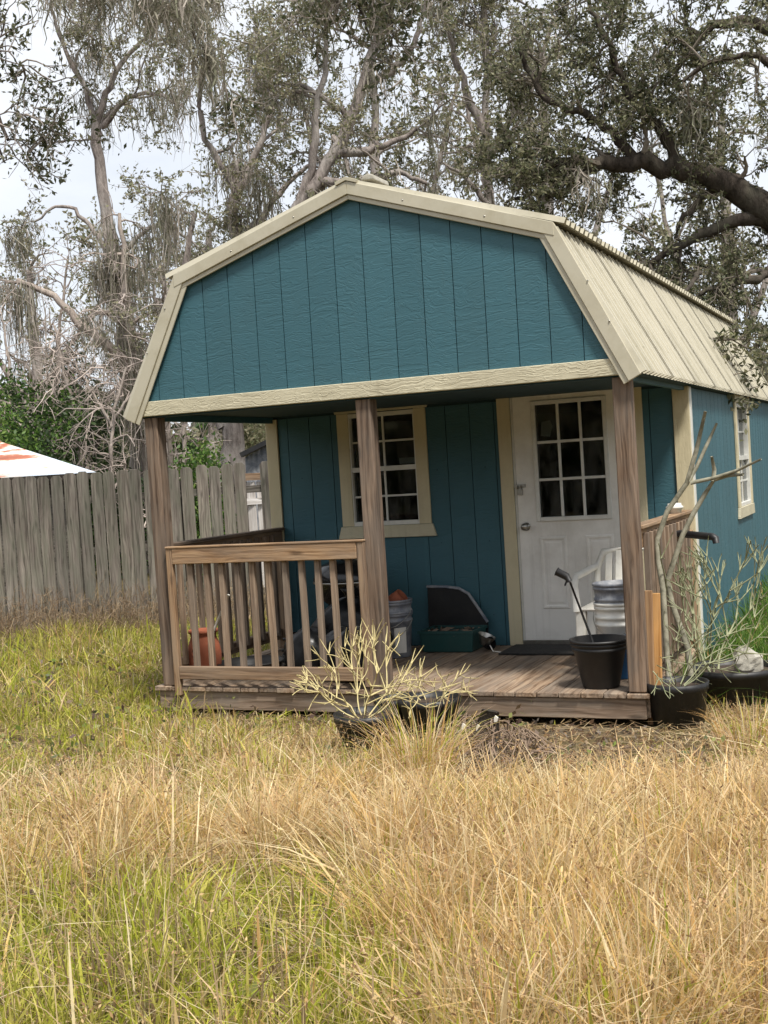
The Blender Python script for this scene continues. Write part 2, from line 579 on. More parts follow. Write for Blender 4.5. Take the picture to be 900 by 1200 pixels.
def siding(parent, axis, a0, a1, z0, z1, face, depth, openings=(), pitch=.2085, start=None, top=None):
    """grooved boards standing on a wall; openings split the boards"""
    a = a0 if start is None else start
    edges = [a0]
    while a < a1 - .02:
        if a > a0 + .02: edges.append(a)
        a += pitch
    edges.append(a1)
    for e0, e1 in zip(edges, edges[1:]):
        b0, b1 = e0 + .003, e1 - .003
        xs = sorted({b0, b1, *[o[k] for o in openings for k in (0, 1) if b0 < o[k] < b1]})
        strips = [(p, q, za, zb) for p, q in zip(xs, xs[1:]) for za, zb in column_cuts(p, q, z0, z1, openings)]
        if len(strips) > 1 and all(abs(s[2] - strips[0][2]) < 1e-6 and abs(s[3] - strips[0][3]) < 1e-6 for s in strips):
            strips = [(b0, b1, strips[0][2], strips[0][3])]
        for p, q, za, zb in strips:
            m = MB()
            if top is None:
                lo, hi = ((p, face, za), (q, face + depth, zb)) if axis == 'Y' else ((face - depth, p, za), (face, q, zb))
                m.box(lo, hi, 2)
            else:
                poly = [(p, za), (q, za), (q, top(q))] + [(k, top(k)) for k in (W - XK, CX, XK) if p < k < q] + [(p, top(p))]
                m.prism(poly, (face, face + depth), 'Y')
            m.build('siding_board', M['teal'], parent)


# gable above the porch
gab = MB().prism([(.06, ZH + .02), (W - .06, ZH + .02), (W - XK, ZK - .05), (CX, ZR - .05), (XK, ZK - .05)], (.0, .05), 'Y').build('gable_wall', M['teal_groove'], shed)
siding(gab, 'Y', .09, W - .09, ZH + .09, 3, -.012, .011, start=-.008, top=lambda x: roof_z(x) - .045)
MB().box((.012, -.036, ZH), (W + .015, -.001, ZH + .105), 0).build('header_board', M['tan'], shed, .004)
MB().box((.02, .0, ZH - .012), (W - .0, .09, ZH + .018), 0).build('header_beam', M['teal_groove'], shed)
# rake trim: outer metal flange and inner strip on each of the four slopes
for s in (0, 1):
    X = (lambda x: x) if not s else (lambda x: W - x)
    lowk, upk, eave, ridge = (XK - .035, ZK + .04), (XK - .03, ZK + .045), (-.075, ZH - .005), (CX, ZR + .045)
    def band(p, q, w0, w1, y0, y1, name, mt, ext=0):
        d = np.array([q[0] - p[0], q[1] - p[1]]); d /= np.linalg.norm(d)
        nrm = np.array([d[1], -d[0]])
        a, b = np.array(p) - d * 0, np.array(q) + d * ext
        poly = [a + nrm * w0, a + nrm * w1, b + nrm * w1, b + nrm * w0]
        poly = [(X(u), v) for u, v in poly]
        if s: poly = poly[::-1]
        MB().prism(poly, (y0, y1), 'Y').build(name, mt, shed, .003)
    band(eave, lowk, 0, .088, -.062, -.038, 'rake_flange', M['fascia'])
    band(eave, lowk, .088, .125, -.05, -.038, 'rake_strip', M['fascia'])
    upq = (CX, ZR + .042)
    d = np.array([upq[0] - upk[0], upq[1] - upk[1]]); sl = d[1] / d[0]
    for nm, o0, o1, y0 in (('rake_flange', 0, .085, -.066), ('rake_strip', .085, .118, -.052)):
        poly = [(upk[0] - .004, upk[1] - o1), (upq[0], upq[1] - o1), (upq[0], upq[1] - o0), (upk[0] - .004, upk[1] - o0)]
        poly = [(X(u), v) for u, v in poly]
        if s: poly = poly[::-1]
        MB().prism(poly, (y0, -.0385), 'Y').build(nm, M['fascia'], shed, .003)
MB().prism([(CX - .075, ZR + .02), (CX, ZR + .045), (CX + .075, ZR + .02), (CX + .08, ZR + .042), (CX, ZR + .07), (CX - .08, ZR + .042)], (-.075, L), 'Y').build('ridge_cap', M['fascia'], shed, .002)
MB().prism([(CX + .055, ZR + .06), (CX + .16, ZR + .05), (CX + .15, ZR + .085), (CX + .11, ZR + .1), (CX + .075, ZR + .09)], (.05, .3), 'Y').build('ridge_vent', M['stone'], shed, .008, 2)
for x, z in ((.155, 2.42), (.33, 2.72), (W - .1, 2.3), (W - .22, 2.56), (.9, 3.055), (1.4, 3.22), (2.2, 3.22), (2.75, 3.04)):
    zz = z
    MB().lathe([(.006, 0), (.006, .004), (.002, .006)], (0, 0, 0), 8, True, True, Matrix.Translation((x, -.064, zz)) @ Matrix.Rotation(math.pi / 2, 4, 'X')).build('trim_screw', M['steel'], shed)


# roof sheets: ribs run down the slope
def ribbed(p0, p1, y0, y1, n_out, name, parent, pitch=.229):
    """sheet between slope points p0 (low) and p1 (high), ribs every pitch along y"""
    prof, y = [], y0
    H = .036
    while y < y1 - 1e-6:
        for dy, h in ((0, 0), (.01, H), (.036, H), (.046, 0), (.1145, 0), (.1225, H * .9), (.1485, H * .9), (.1565, 0)):
            if y + dy < y1: prof.append((y + dy, h))
        y += pitch
    prof.append((y1, 0))
    m = MB()
    v, n = [], len(prof)
    for t in (0, .25, .5, .75, 1):
        bx, bz = p0[0] + (p1[0] - p0[0]) * t, p0[1] + (p1[1] - p0[1]) * t
        v += [(bx + n_out[0] * h, yy, bz + n_out[1] * h) for yy, h in prof]
    f = [(r * n + i, r * n + i + 1, (r + 1) * n + i + 1, (r + 1) * n + i) for r in range(4) for i in range(n - 1)]
    m.add(v, f)
    return m.build(name, M['roof'], parent)


roof = MB().prism([(-.03, ZH + .01), (XK - .02, ZK - .01), (CX, ZR), (W - XK + .02, ZK - .01), (W + .03, ZH + .01), (W - .04, ZH - .01), (W - XK, ZK - .06), (CX, ZR - .05), (XK, ZK - .06), (.04, ZH - .01)], (.051, L - .03), 'Y').build('roof', M['teal_groove'], shed)
sh = .916
k = 0
y = -.055
while y < L + .02:
    y2 = min(y + sh, L + .03)
    for s in (0, 1):
        X = (lambda x: x) if not s else (lambda x: W - x)
        sg = -1 if not s else 1
        dn = np.array([ZK - ZH, XK]) / math.hypot(ZK - ZH, XK)
        ribbed((X(-.072), ZH + .0), (X(XK - .02), ZK + .005), y, y2 + .012, (sg * dn[0], dn[1]), 'roof_sheet', roof)
        un = np.array([ZR - ZK, CX - XK]) / math.hypot(ZR - ZK, CX - XK)
        ribbed((X(XK - .1), ZK + .03), (X(CX), ZR + .025), y, y2 + .012, (sg * un[0], un[1]), 'roof_sheet', roof)
    y = y2
    k += 1
# screws on the near slope
for i in range(30):
    for fz in (.16, .45, .74):
        if i % 2 == (0 if fz == .45 else 1): continue
        yy = .1 + i * .229
        if yy > L: continue
        x, z = W - (-.072 + (XK + .05) * fz), ZH + (ZK + .03 - ZH) * fz
        MB().lathe([(.009, 0), (.009, .005), (.003, .009)], (x + .006, yy, z + .003), 6, True, True, Matrix.Rotation(math.radians(63), 4, 'Y')).build('roof_screw', M['black'], roof)

# front wall of the room
WIN = (.755, 1.395, 1.015, 1.965)
DOOR = (2.225, 3.14, .04, 2.05)
fwall = wall_pieces('Y', .0, W, -.15, ZH + .1, PD + .012, PD + .09, [WIN, (DOOR[0] - .02, DOOR[1] + .02, -.01, 2.07)]).build('front_wall', M['teal_groove'], shed)
siding(fwall, 'Y', .095, W - .1, .0, ZH, PD - .0005, .012, [WIN, (DOOR[0] - .02, DOOR[1] + .02, -.01, 2.07)], start=-.02)
for nx in np.arange(.3, W - .2, .417):
    for nz in (.25, .85, 1.45):
        if WIN[0] - .15 < nx < WIN[1] + .15 and nz > .7 or DOOR[0] - .15 < nx < DOOR[1] + .15: continue
        MB().lathe([(.005, 0), (.004, .002)], n=6, cap1=True, M=Matrix.Translation((nx, PD - .0008, nz)) @ Matrix.Rotation(math.pi / 2, 4, 'X')).build('nail_head', M['teal_groove'], fwall)
# side, back walls, floor and loft boards that close the room
SW = (4.43, 5.24, .92, 1.9)
rwall = wall_pieces('X', PD + .091, L - .05, -.15, ZH + .06, W - .09, W - .013, [SW]).build('right_wall', M['teal_groove'], shed)
siding(rwall, 'X', PD + .04, L - .05, -.12, ZH - .01, W - .0008, .012, [SW])
lwall = MB().box((.013, PD + .091, -.15), (.09, L - .05, ZH + .06)).build('left_wall', M['teal_groove'], shed)
siding(lwall, 'X', PD + .09, L - .05, -.12, ZH - .01, .012, .012)
MB().prism([(.1, -.15), (W - .1, -.15), (W - .06, ZH + .02), (W - XK, ZK - .06), (CX, ZR - .06), (XK, ZK - .06), (.06, ZH + .02)], (L - .049, L - .0), 'Y').build('back_wall', M['teal'], shed)
MB().box((.095, PD + .092, -.1), (W - .095, L - .052, -.02)).build('room_floor', M['dark_room'], shed)
MB().box((.03, .092, ZH + .02), (W - .03, L - .06, ZH + .05)).build('porch_ceiling', M['teal_groove'], shed)
MB().box((.02, .092, ZH - .03), (.06, PD - .01, ZH + .018), 1).build('side_beam', M['teal'], shed)
MB().box((W - .06, .092, ZH - .03), (W - .02, PD - .01, ZH + .018), 1).build('side_beam', M['teal'], shed)
MB().box((.6, PD + .5, 0), (.62, PD + 2.8, 1.9)).box((.2, PD + 2.9, 0), (W - .2, PD + 2.95, 1.95)).build('inner_partition', M['curtain'], shed)
# corner boards
MB().box((-.012, PD - .022, -.14), (.094, PD - .001, ZH + .0), 2).build('corner_board', M['tan_v'], shed, .003)
MB().box((W - .112, PD - .022, -.14), (W + .012, PD - .001, ZH + .0), 2).build('corner_board', M['tan_v'], shed, .003)
MB().box((W + .0005, PD - .0005, -.14), (W + .018, PD + .07, ZH - .005), 2).build('corner_board', M['vinyl'], shed, .003)
MB().box((-.03, PD - .001, -.14), (.0115, PD + .08, ZH - .005), 2).build('corner_board', M['tan_v'], shed, .003)

# front window
win = thing('window', None, None); win.parent = shed
def window(axis, o, sash_split, cols, parent, out):
    """o = (a0, a1, z0, z1) opening, out = face coordinate of the siding; axis Y looks to -Y, axis X to +X"""
    a0, a1, z0, z1 = o
    def bx(m, p, q, za, zb, d0, d1):
        if axis == 'Y': m.box((p, out - d1, za), (q, out - d0, zb))
        else: m.box((out + d0, p, za), (out + d1, q, zb))
        return m
    T = .105
    bx(MB(), a0 - T + .02, a0 + .02, z0 + .0, z1 + .005, .0005, .02).build('window_trim', M['tan_v'], parent, .003)
    bx(MB(), a1 - .02, a1 + T - .02, z0 + .0, z1 + .005, .0005, .02).build('window_trim', M['tan_v'], parent, .003)
    def flare(zl, zh, up_):
        w0, w1 = T + .012, T + .042
        poly = [(a0 - w0 + .02, zl), (a1 + w0 - .02, zl), (a1 + w1 - .02, zh), (a0 - w1 + .02, zh)] if up_ else [(a0 - w1 + .02, zl), (a1 + w1 - .02, zl), (a1 + w0 - .02, zh), (a0 - w0 + .02, zh)]
        if axis == 'Y': MB().prism(poly, (out - .026, out - .0005), 'Y').build('window_trim', M['tan'], parent, .003)
        else: MB().prism(poly, (out + .0005, out + .026), 'X').build('window_trim', M['tan'], parent, .003)
    flare(z1 + .007, z1 + .095, True)
    flare(z0 - .105, z0 - .002, False)
    fr = MB()
    for p, q, za, zb in ((a0, a0 + .032, z0, z1), (a1 - .032, a1, z0, z1), (a0 + .0322, a1 - .0322, z0, z0 + .035), (a0 + .0322, a1 - .0322, z1 - .035, z1)):
        bx(fr, p, q, za, zb, -.06, .012)
    fo = fr.build('window_frame', M['vinyl'], parent, .002)
    zm = z0 + (z1 - z0) * sash_split
    bx(MB(), a0 + .0325, a1 - .0325, zm - .02, zm + .02, -.045, .008).build('meeting_rail', M['vinyl'], fo)
    for za, zb, d in ((z0 + .0352, zm - .0202, -.02), (zm + .0202, z1 - .0352, -.032)):
        ca = [a0 + .0325 + (a1 - a0 - .065) * i / cols for i in range(cols + 1)]
        zmid = (za + zb) / 2
        for c in ca[1:-1]:
            bx(MB(), c - .008, c + .008, za, zb, d - .004, d + .008).build('muntin', M['vinyl'], fo)
        bx(MB(), ca[0], ca[-1], zmid - .008, zmid + .008, d - .0045, d + .0085).build('muntin', M['vinyl'], fo)
        for i in range(cols):
            for zq, zr in ((za, zmid - .0082), (zmid + .0082, zb)):
                bx(MB(), ca[i] + (.0085 if i else .0005), ca[i + 1] - (.0085 if i < cols - 1 else .0005), zq + .0005, zr - .0005, d - .006, d - .002).build('pane', M['glass'], fo)
window('Y', WIN, .5, 2, win, PD)
win['label'] = 'front window with tan flared trim and white grid'
win2 = thing('window', None, None); win2.parent = shed
window('X', SW, .47, 2, win2, W)
win2['label'] = 'narrow-looking side window on the sunny wall'
MB().box((1.19, PD + .07, 1.52), (1.36, PD + .074, 1.57)).build('paper_sign', M['paper'], win)

# door
door = thing('door', None, None); door.parent = shed
door['label'] = 'dirty white half-glazed door with nine panes'
GL = (2.378, 2.985, .99, 1.95)
d0, d1, zb0, zt0 = DOOR
slab = wall_pieces('Y', d0, d1, zb0, zt0, PD + .004, PD + .046, [(GL[0] + .03, GL[1] - .03, GL[2] + .03, GL[3] - .03)]).build('door_slab', M['door'], door)
for pa, pb in ((2.385, 2.612), (2.762, 2.99)):
    m = MB()
    y = PD + .004
    zl, zh = .29, .87
    for i, (ins, dep) in enumerate(((0, .0), (.012, -.007), (.03, .005))):
        pass
    r = [(0, .0), (.010, -.008), (.022, -.008), (.034, .004), (.055, -.004)]
    v, f = [], []
    for ins, dp in r:
        v += [(pa + ins, y + dp - .0008, zl + ins), (pb - ins, y + dp - .0008, zl + ins), (pb - ins, y + dp - .0008, zh - ins), (pa + ins, y + dp - .0008, zh - ins)]
    for q in range(len(r) - 1):
        f += [(q * 4 + i, q * 4 + (i + 1) % 4, q * 4 + 4 + (i + 1) % 4, q * 4 + 4 + i) for i in range(4)]
    f.append(tuple(range(len(v) - 4, len(v))))
    m.add(v, f).build('door_panel', M['door'], door)
lf = MB()
for p, q, za, zb in ((GL[0], GL[0] + .034, GL[2], GL[3]), (GL[1] - .034, GL[1], GL[2], GL[3]), (GL[0] + .0342, GL[1] - .0342, GL[2], GL[2] + .034), (GL[0] + .0342, GL[1] - .0342, GL[3] - .034, GL[3])):
    lf.box((p, PD - .012, za), (q, PD + .05, zb))
lite = lf.build('glazing_frame', M['vinyl'], door, .004)
ga, gb, gc, gd = GL[0] + .0345, GL[1] - .0345, GL[2] + .0345, GL[3] - .0345
for i in (1, 2):
    x = ga + (gb - ga) * i / 3
    MB().box((x - .011, PD - .004, gc), (x + .011, PD + .014, gd)).build('muntin', M['vinyl'], lite, .003)
    z = gc + (gd - gc) * i / 3
    MB().box((ga, PD - .0045, z - .011), (gb, PD + .0145, z + .011)).build('muntin', M['vinyl'], lite, .003)
for i in range(3):
    for j in range(3):
        x0, x1 = ga + (gb - ga) * i / 3, ga + (gb - ga) * (i + 1) / 3
        z0, z1 = gc + (gd - gc) * j / 3, gc + (gd - gc) * (j + 1) / 3
        MB().box((x0 + .0115 * (i > 0), PD + .006, z0 + .0115 * (j > 0)), (x1 - .0115 * (i < 2), PD + .01, z1 - .0115 * (j < 2))).build('pane', M['glass'], lite)
MB().prism([(2.445, 1.67), (2.52, 1.66), (2.545, 1.74), (2.525, 1.79), (2.455, 1.78)], (PD + .012, PD + .015), 'Y').build('taped_note', M['paper'], door)
RX = lambda x, y, z: Matrix.Translation((x, y, z)) @ Matrix.Rotation(math.pi / 2, 4, 'X')
MB().lathe([(.034, 0), (.034, .008), (.014, .012), (.013, .035), (.026, .045), (.03, .058), (.024, .07), (.006, .074)], n=20, cap1=True, M=RX(2.285, PD + .004, .955)).build('door_knob', M['steel'], door)
MB().box((2.2, PD - .018, 1.27), (2.3, PD - .003, 1.295)).box((2.235, PD - .03, 1.21), (2.275, PD - .008, 1.255)).tube([(2.24, PD - .02, 1.25), (2.24, PD - .022, 1.285), (2.27, PD - .022, 1.285), (2.27, PD - .02, 1.25)], .004, 6).build('padlock_hasp', M['steel'], door)
MB().box((d0 - .02, PD + .002, .0), (d1 + .02, PD + .08, .038)).build('door_sill', M['steel'], door)
MB().box((d0 - .019, PD + .0015, .039), (d0 - .002, PD + .08, 2.06)).box((d1 + .002, PD + .0015, .039), (d1 + .019, PD + .08, 2.06)).build('door_jamb', M['vinyl'], door)
MB().box((2.1, PD - .024, .0), (2.205, PD - .0006, 2.06), 2).build('door_trim', M['tan_v'], door, .003)
MB().box((3.16, PD - .024, .0), (3.265, PD - .0006, 2.06), 2).build('door_trim', M['tan_v'], door, .003)

# deck, skirt, posts
deck = MB().box((.02, .0, -.165), (W - .02, .036, -.034), 0).build('deck', M['deck'], shed, .004)
for yy in (.65, 1.3, PD - .06):
    MB().box((.04, yy, -.16), (W - .04, yy + .04, -.034), 0).build('joist', M['deck'], deck)
for xx in (0.0, W - .038):
    MB().box((xx, .0365, -.16), (xx + .036, PD - .03, -.034), 1).build('joist', M['deck'], deck)
nb = 25
bw = (W + .02) / nb
for i in range(nb):
    x0 = -.01 + i * bw
    dz = random.uniform(-.003, .002)
    e = random.uniform(-.006, .006)
    MB().box((x0 + .003, -.022 + e, -.032), (x0 + bw - .003, PD - .024, dz), 1).build('deck_board', M['deck'], deck, .004)


def lean_post(x0, x1, y0, y1, dx, name='post'):
    m = MB()
    m.hexa([(x0 + dx, y0, .003), (x1 + dx, y0, .003), (x1 + dx, y1, .003), (x0 + dx, y1, .003), (x0, y0, ZH - .001), (x1, y0, ZH - .001), (x1, y1, ZH - .001), (x0, y1, ZH - .001)], 2)
    return m.build(name, M['post'], shed, .007)


lean_post(.045, .155, .0, .11, .01)
lean_post(1.74, 1.852, .0, .11, -.002)
lean_post(3.487, 3.598, .0, .11, -.002)

# front railing
fr = MB().box((.232, -.045, .892), (1.7, -.008, 1.005), 0).build('front_railing', M['rail'], shed, .005)
MB().box((.178, -.05, 1.0055), (1.756, .0, 1.022), 0).build('rail_cap', M['rail'], fr, .005)
MB().box((.18, -.042, -.06), (.23, -.002, 1.005), 2).build('end_stud', M['rail'], fr, .004)
MB().box((1.702, -.042, .02), (1.752, -.002, 1.005), 2).build('end_stud', M['rail'], fr, .004)
MB().box((.232, -.047, .06), (1.7, -.01, .152), 0).build('bottom_rail', M['rail'], fr, .005)
for xx in (.356, .484, .61, .739, .861, .99, 1.121, 1.251, 1.373, 1.495, 1.614):
    j, k = random.uniform(-.004, .004), random.uniform(-.004, .004)
    MB().hexa([(xx - .02 + j, -.0075, .09), (xx + .02 + j, -.0075, .09), (xx + .02 + j, .03, .09), (xx - .02 + j, .03, .09), (xx - .02 + k, -.0075, .99), (xx + .02 + k, -.0075, .99), (xx + .02 + k, .03, .99), (xx - .02 + k, .03, .99)], 2).build('baluster', M['baluster'], fr, .003)
# side railings
for side, x in ((0, .07), (1, W - .05)):
    sr = MB().box((x - .02, .112, .885), (x + .02, PD - .03, 1.01), 1).build('side_railing', M['rail'], shed, .005)
    MB().box((x - .045, .112, 1.0105), (x + .05, PD - .03, 1.035), 1).build('rail_cap', M['post'] if not side else M['rail'], sr, .004)
    MB().box((x - .02, .112, .08), (x + .02, PD - .14, .17), 1).build('bottom_rail', M['rail'], sr, .004)
    MB().box((x - .045, PD - .135, .003), (x + .045, PD - .045, .884), 2).build('end_stud', M['rail'], sr, .004)
    yy = .24
    while yy < PD - .2:
        MB().box((x + .0205, yy - .019, .12), (x + .056, yy + .019, .98), 2).build('baluster', M['baluster'], sr, .003)
        yy += .132


settle(shed)


# ------------------------------------------------------------------ things on the porch
def bucket(name, label, c, r0, r1, h, mat, group=None, rings=(.86, .78), handle=True, wall=.006, cat='bucket', stripe=None):
    t = thing(name, label, cat, c, group)
    prof = [(r0 * .96, 0), (r0, .006)]
    def R(z): return r0 + (r1 - r0) * z / h
    for q in sorted(rings):
        z = q * h
        prof += [(R(z - .012), z - .012), (R(z) + .007, z - .008), (R(z) + .007, z + .008), (R(z + .012), z + .012)]
    prof += [(R(h - .02), h - .02), (r1 + .008, h - .016), (r1 + .008, h), (r1 - wall, h), (r0 - wall, .012)]
    MB().lathe(prof, n=32, cap1=True).build('bucket_body', mat, t)
    if handle:
        pts = [((r1 + .012) * math.cos(a), -(r1 + .012) * abs(math.sin(a)) * 1.02, h * .8 - .14 * math.sin(a)) for a in np.linspace(0, math.pi, 13)]
        MB().tube(pts, .003, 5).build('wire_handle', M['steel'], t)
    return t


bk = bucket('nursery_bucket', 'black plastic nursery bucket at the edge of the porch deck', (3.265, .2, .004), .118, .182, .31, M['black'], rings=(.9, .8), handle=False)
# long-handled black tool in the bucket
tl = thing('grabber_tool', 'thin black long-handled tool leaning out of the black bucket', 'tool', (3.27, .22, .02))
pa, pb = np.array([3.31, .2, .03]), on(668, 682, 'Y', .2)
MB().tube([pa, (pa + pb) / 2, pb], [.008, .008, .007], 8).build('shaft', M['black'], tl)
hd = pb + np.array([-.085, 0, .07])
MB().tube([pb + (pb - pa) * .005, pb + np.array([-.02, 0, .035]), hd], [.016, .026, .027], 8).bar(pb + np.array([-.02, 0, .01]), pb + np.array([-.036, 0, -.025]), .012, .012).build('grip', M['black'], tl, .004)
settle(tl)
bc = (3.31, .575, .003)
bucket('blue_bucket', 'blue plastic bucket lowest of the nested buckets behind the porch post', bc, .128, .146, .27, M['blue_plastic'], rings=(.88,), handle=False)
bucket('white_bucket', 'white plastic bucket nested in the blue one', (bc[0], bc[1], .16), .132, .152, .345, M['white_b'] if 'white_b' in M else M['plastic_white'], rings=(.9, .72, .58), handle=True)
bucket('grey_bucket', 'grey plastic bucket on top of the white bucket by the chair', (bc[0], bc[1], .3), .132, .154, .335, M['grey_plastic'], rings=(.9, .68, .6), handle=False)
g1 = on(470, 768, 'Z', 0)
gcx, gcy = 1.33, 1.36
bucket('grey_bucket', 'scuffed grey bucket with white label patches standing by the tote', (gcx, gcy, .003), .125, .15, .36, M['grey_plastic'], rings=(.93, .8), handle=True)
gb2 = bucket('grey_bucket', 'grey bucket nested on top, holding a piece of red clay pot', (gcx, gcy, .09), .127, .152, .365, M['grey_plastic'], rings=(.92, .75, .68), handle=True)
lb = MB()
th = np.linspace(-1.15, -.45, 8)
lb.add([((.137 + .009 * zz / .2) * math.cos(a), (.137 + .009 * zz / .2) * math.sin(a), .04 + zz) for zz in (0, .2) for a in th], [(i, i + 1, i + 9, i + 8) for i in range(7)])
lab = lb.build('label_patch', M['paper'], [o for o in col.objects if o.name == 'grey_bucket.001'][0])
sh_ = thing('clay_shard', 'red clay pot shard sticking out of the grey bucket', 'pot shard', (gcx + .02, gcy, .43))
MB().lathe([(.07, 0), (.06, .09), (.05, .09), (.06, 0)], n=20, M=Matrix.Rotation(.9, 4, 'Y')).build('clay_rim', M['terracotta'], sh_)

# tote with lid propped on the wall
tt = thing('storage_tote', 'low dark green plastic tote on the deck against the wall', 'tote', (1.7, 1.68, 0))
m = MB()
x0, x1, y0, y1, h = 1.47, 1.93, 1.52, 1.86, .17
m.hexa([(x0 + .02, y0 + .02, .004), (x1 - .02, y0 + .02, .004), (x1 - .02, y1 - .02, .004), (x0 + .02, y1 - .02, .004), (x0, y0, h), (x1, y0, h), (x1, y1, h), (x0, y1, h)])
m.F.remove(m.F[1]); m.S.pop()
m.build('tote_body', M['green_plastic'], tt, .012, 2)
mr = MB()
for a, b in (((x0 - .006, y0 - .006, h - .015), (x1 + .006, y0 + .012, h + .006)), ((x0 - .006, y1 - .012, h - .015), (x1 + .006, y1 + .006, h + .006)), ((x0 - .006, y0 + .0125, h - .015), (x0 + .012, y1 - .0125, h + .006)), ((x1 - .012, y0 + .0125, h - .015), (x1 + .006, y1 - .0125, h + .006))):
    mr.box(a, b)
mr.build('tote_rim', M['green_plastic'], tt)
settle(tt)
ld = thing('case_lid', 'black curved case lid with pale rim propped up behind the tote', 'lid', (1.7, 1.87, .0))
prof = [(1.42, .02), (1.93, .02), (1.94, .2), (1.87, .31), (1.79, .43), (1.71, .475), (1.6, .49), (1.43, .495)]
MB().prism(prof, (1.868, 1.885), 'Y').build('lid_panel', M['black'], ld, .004)
MB().tube([(1.43, 1.862, .497), (1.6, 1.862, .492), (1.71, 1.862, .477), (1.79, 1.862, .432), (1.87, 1.862, .31), (1.94, 1.862, .2)], .013, 8).build('lid_rim', M['grey_plastic'], ld)
settle(ld)
dbr = thing('leaf_litter', 'dry reddish leaves lying in the green tote', 'leaves', (1.7, 1.68, .1))
m = MB()
for i in range(60):
    c = np.array([random.uniform(1.5, 1.9), random.uniform(1.54, 1.84), random.uniform(.13, .18)])
    a = np.array([random.gauss(0, 1), random.gauss(0, 1), random.gauss(0, .5)]) * .022
    b = np.array([random.gauss(0, 1), random.gauss(0, 1), random.gauss(0, .5)]) * .016
    m.add([c - a, c + b, c + a, c - b], [(0, 1, 2, 3)])
m.build('dry_leaf_heap', M['deadleaf'], dbr)['kind'] = 'stuff'
settle(dbr)
lm = thing('work_light', 'small black work light with silver reflector lying by the tote', 'lamp', (2.02, 1.66, 0))
Mr = Matrix.Translation((2.02, 1.62, .06)) @ Matrix.Rotation(1.25, 4, 'Y') @ Matrix.Rotation(.5, 4, 'X')
MB().lathe([(.02, -.05), (.05, 0), (.052, .03)], n=16, M=Mr).build('lamp_body', M['black'], lm)
MB().lathe([(.075, .05), (.045, -.01), (.03, -.03)], n=9, cap0=False, M=Matrix.Translation((2.0, 1.6, .085)) @ Matrix.Rotation(.4, 4, 'Y')).build('reflector', M['steel'], lm)
MB().tube([(2.04, 1.6, .05), (2.08, 1.55, .012), (2.16, 1.54, .006), (2.22, 1.56, .006)], .005, 6).build('cord', M['paper'], lm)
settle(lm)
MB_mat = MB().box((2.16, 1.43, .003), (2.9, 1.88, .018))
tag(MB_mat.build('door_mat', M['rubber'], None, .005), 'black rubber doormat in front of the white door', 'doormat')

# white monobloc chair
ch = thing('plastic_chair', 'white moulded plastic armchair behind the stacked buckets', 'chair', (3.2, 1.12, 0))
cx_, cy_ = 3.21, 1.14
for sx in (-1, 1):
    MB().hexa([(cx_ + sx * .25 - .028, cy_ - .27, .004), (cx_ + sx * .25 + .028, cy_ - .27, .004), (cx_ + sx * .25 + .028, cy_ - .225, .004), (cx_ + sx * .25 - .028, cy_ - .225, .004),
               (cx_ + sx * .24 - .04, cy_ - .25, .42), (cx_ + sx * .24 + .04, cy_ - .25, .42), (cx_ + sx * .24 + .04, cy_ - .2, .42), (cx_ + sx * .24 - .04, cy_ - .2, .42)]).build('front_leg', M['plastic_white'], ch, .01, 2)
    MB().hexa([(cx_ + sx * .25 - .028, cy_ + .26, .004), (cx_ + sx * .25 + .028, cy_ + .26, .004), (cx_ + sx * .25 + .028, cy_ + .3, .004), (cx_ + sx * .25 - .028, cy_ + .3, .004),
               (cx_ + sx * .22 - .03, cy_ + .2, .42), (cx_ + sx * .22 + .03, cy_ + .2, .42), (cx_ + sx * .22 + .03, cy_ + .25, .42), (cx_ + sx * .22 - .03, cy_ + .25, .42)]).build('back_leg', M['plastic_white'], ch, .008, 2)
    MB().tube([(cx_ + sx * .265, cy_ - .24, .4), (cx_ + sx * .275, cy_ - .245, .58), (cx_ + sx * .275, cy_ - .2, .64), (cx_ + sx * .265, cy_, .65), (cx_ + sx * .24, cy_ + .24, .67)], [.03, .024, .024, .026, .024], 10).build('armrest', M['plastic_white'], ch)
MB().box((cx_ - .25, cy_ - .26, .4), (cx_ + .25, cy_ + .22, .425)).build('seat', M['plastic_white'], ch, .012, 2)
arch = [(cx_ - .235, cy_ + .22, .42), (cx_ - .235, cy_ + .28, .66), (cx_ - .19, cy_ + .315, .77), (cx_, cy_ + .33, .81), (cx_ + .19, cy_ + .315, .77), (cx_ + .235, cy_ + .28, .66), (cx_ + .235, cy_ + .22, .42)]
bk_ = MB().tube(arch, [.026, .026, .03, .034, .03, .026, .026], 10).build('backrest', M['plastic_white'], ch)
for i in range(5):
    xx = cx_ - .15 + i * .075
    MB().bar((xx, cy_ + .215, .42), (xx, cy_ + .315, .78), .05, .012, (0, 1, 0)).build('back_slat', M['plastic_white'], bk_, .004)
settle(ch)

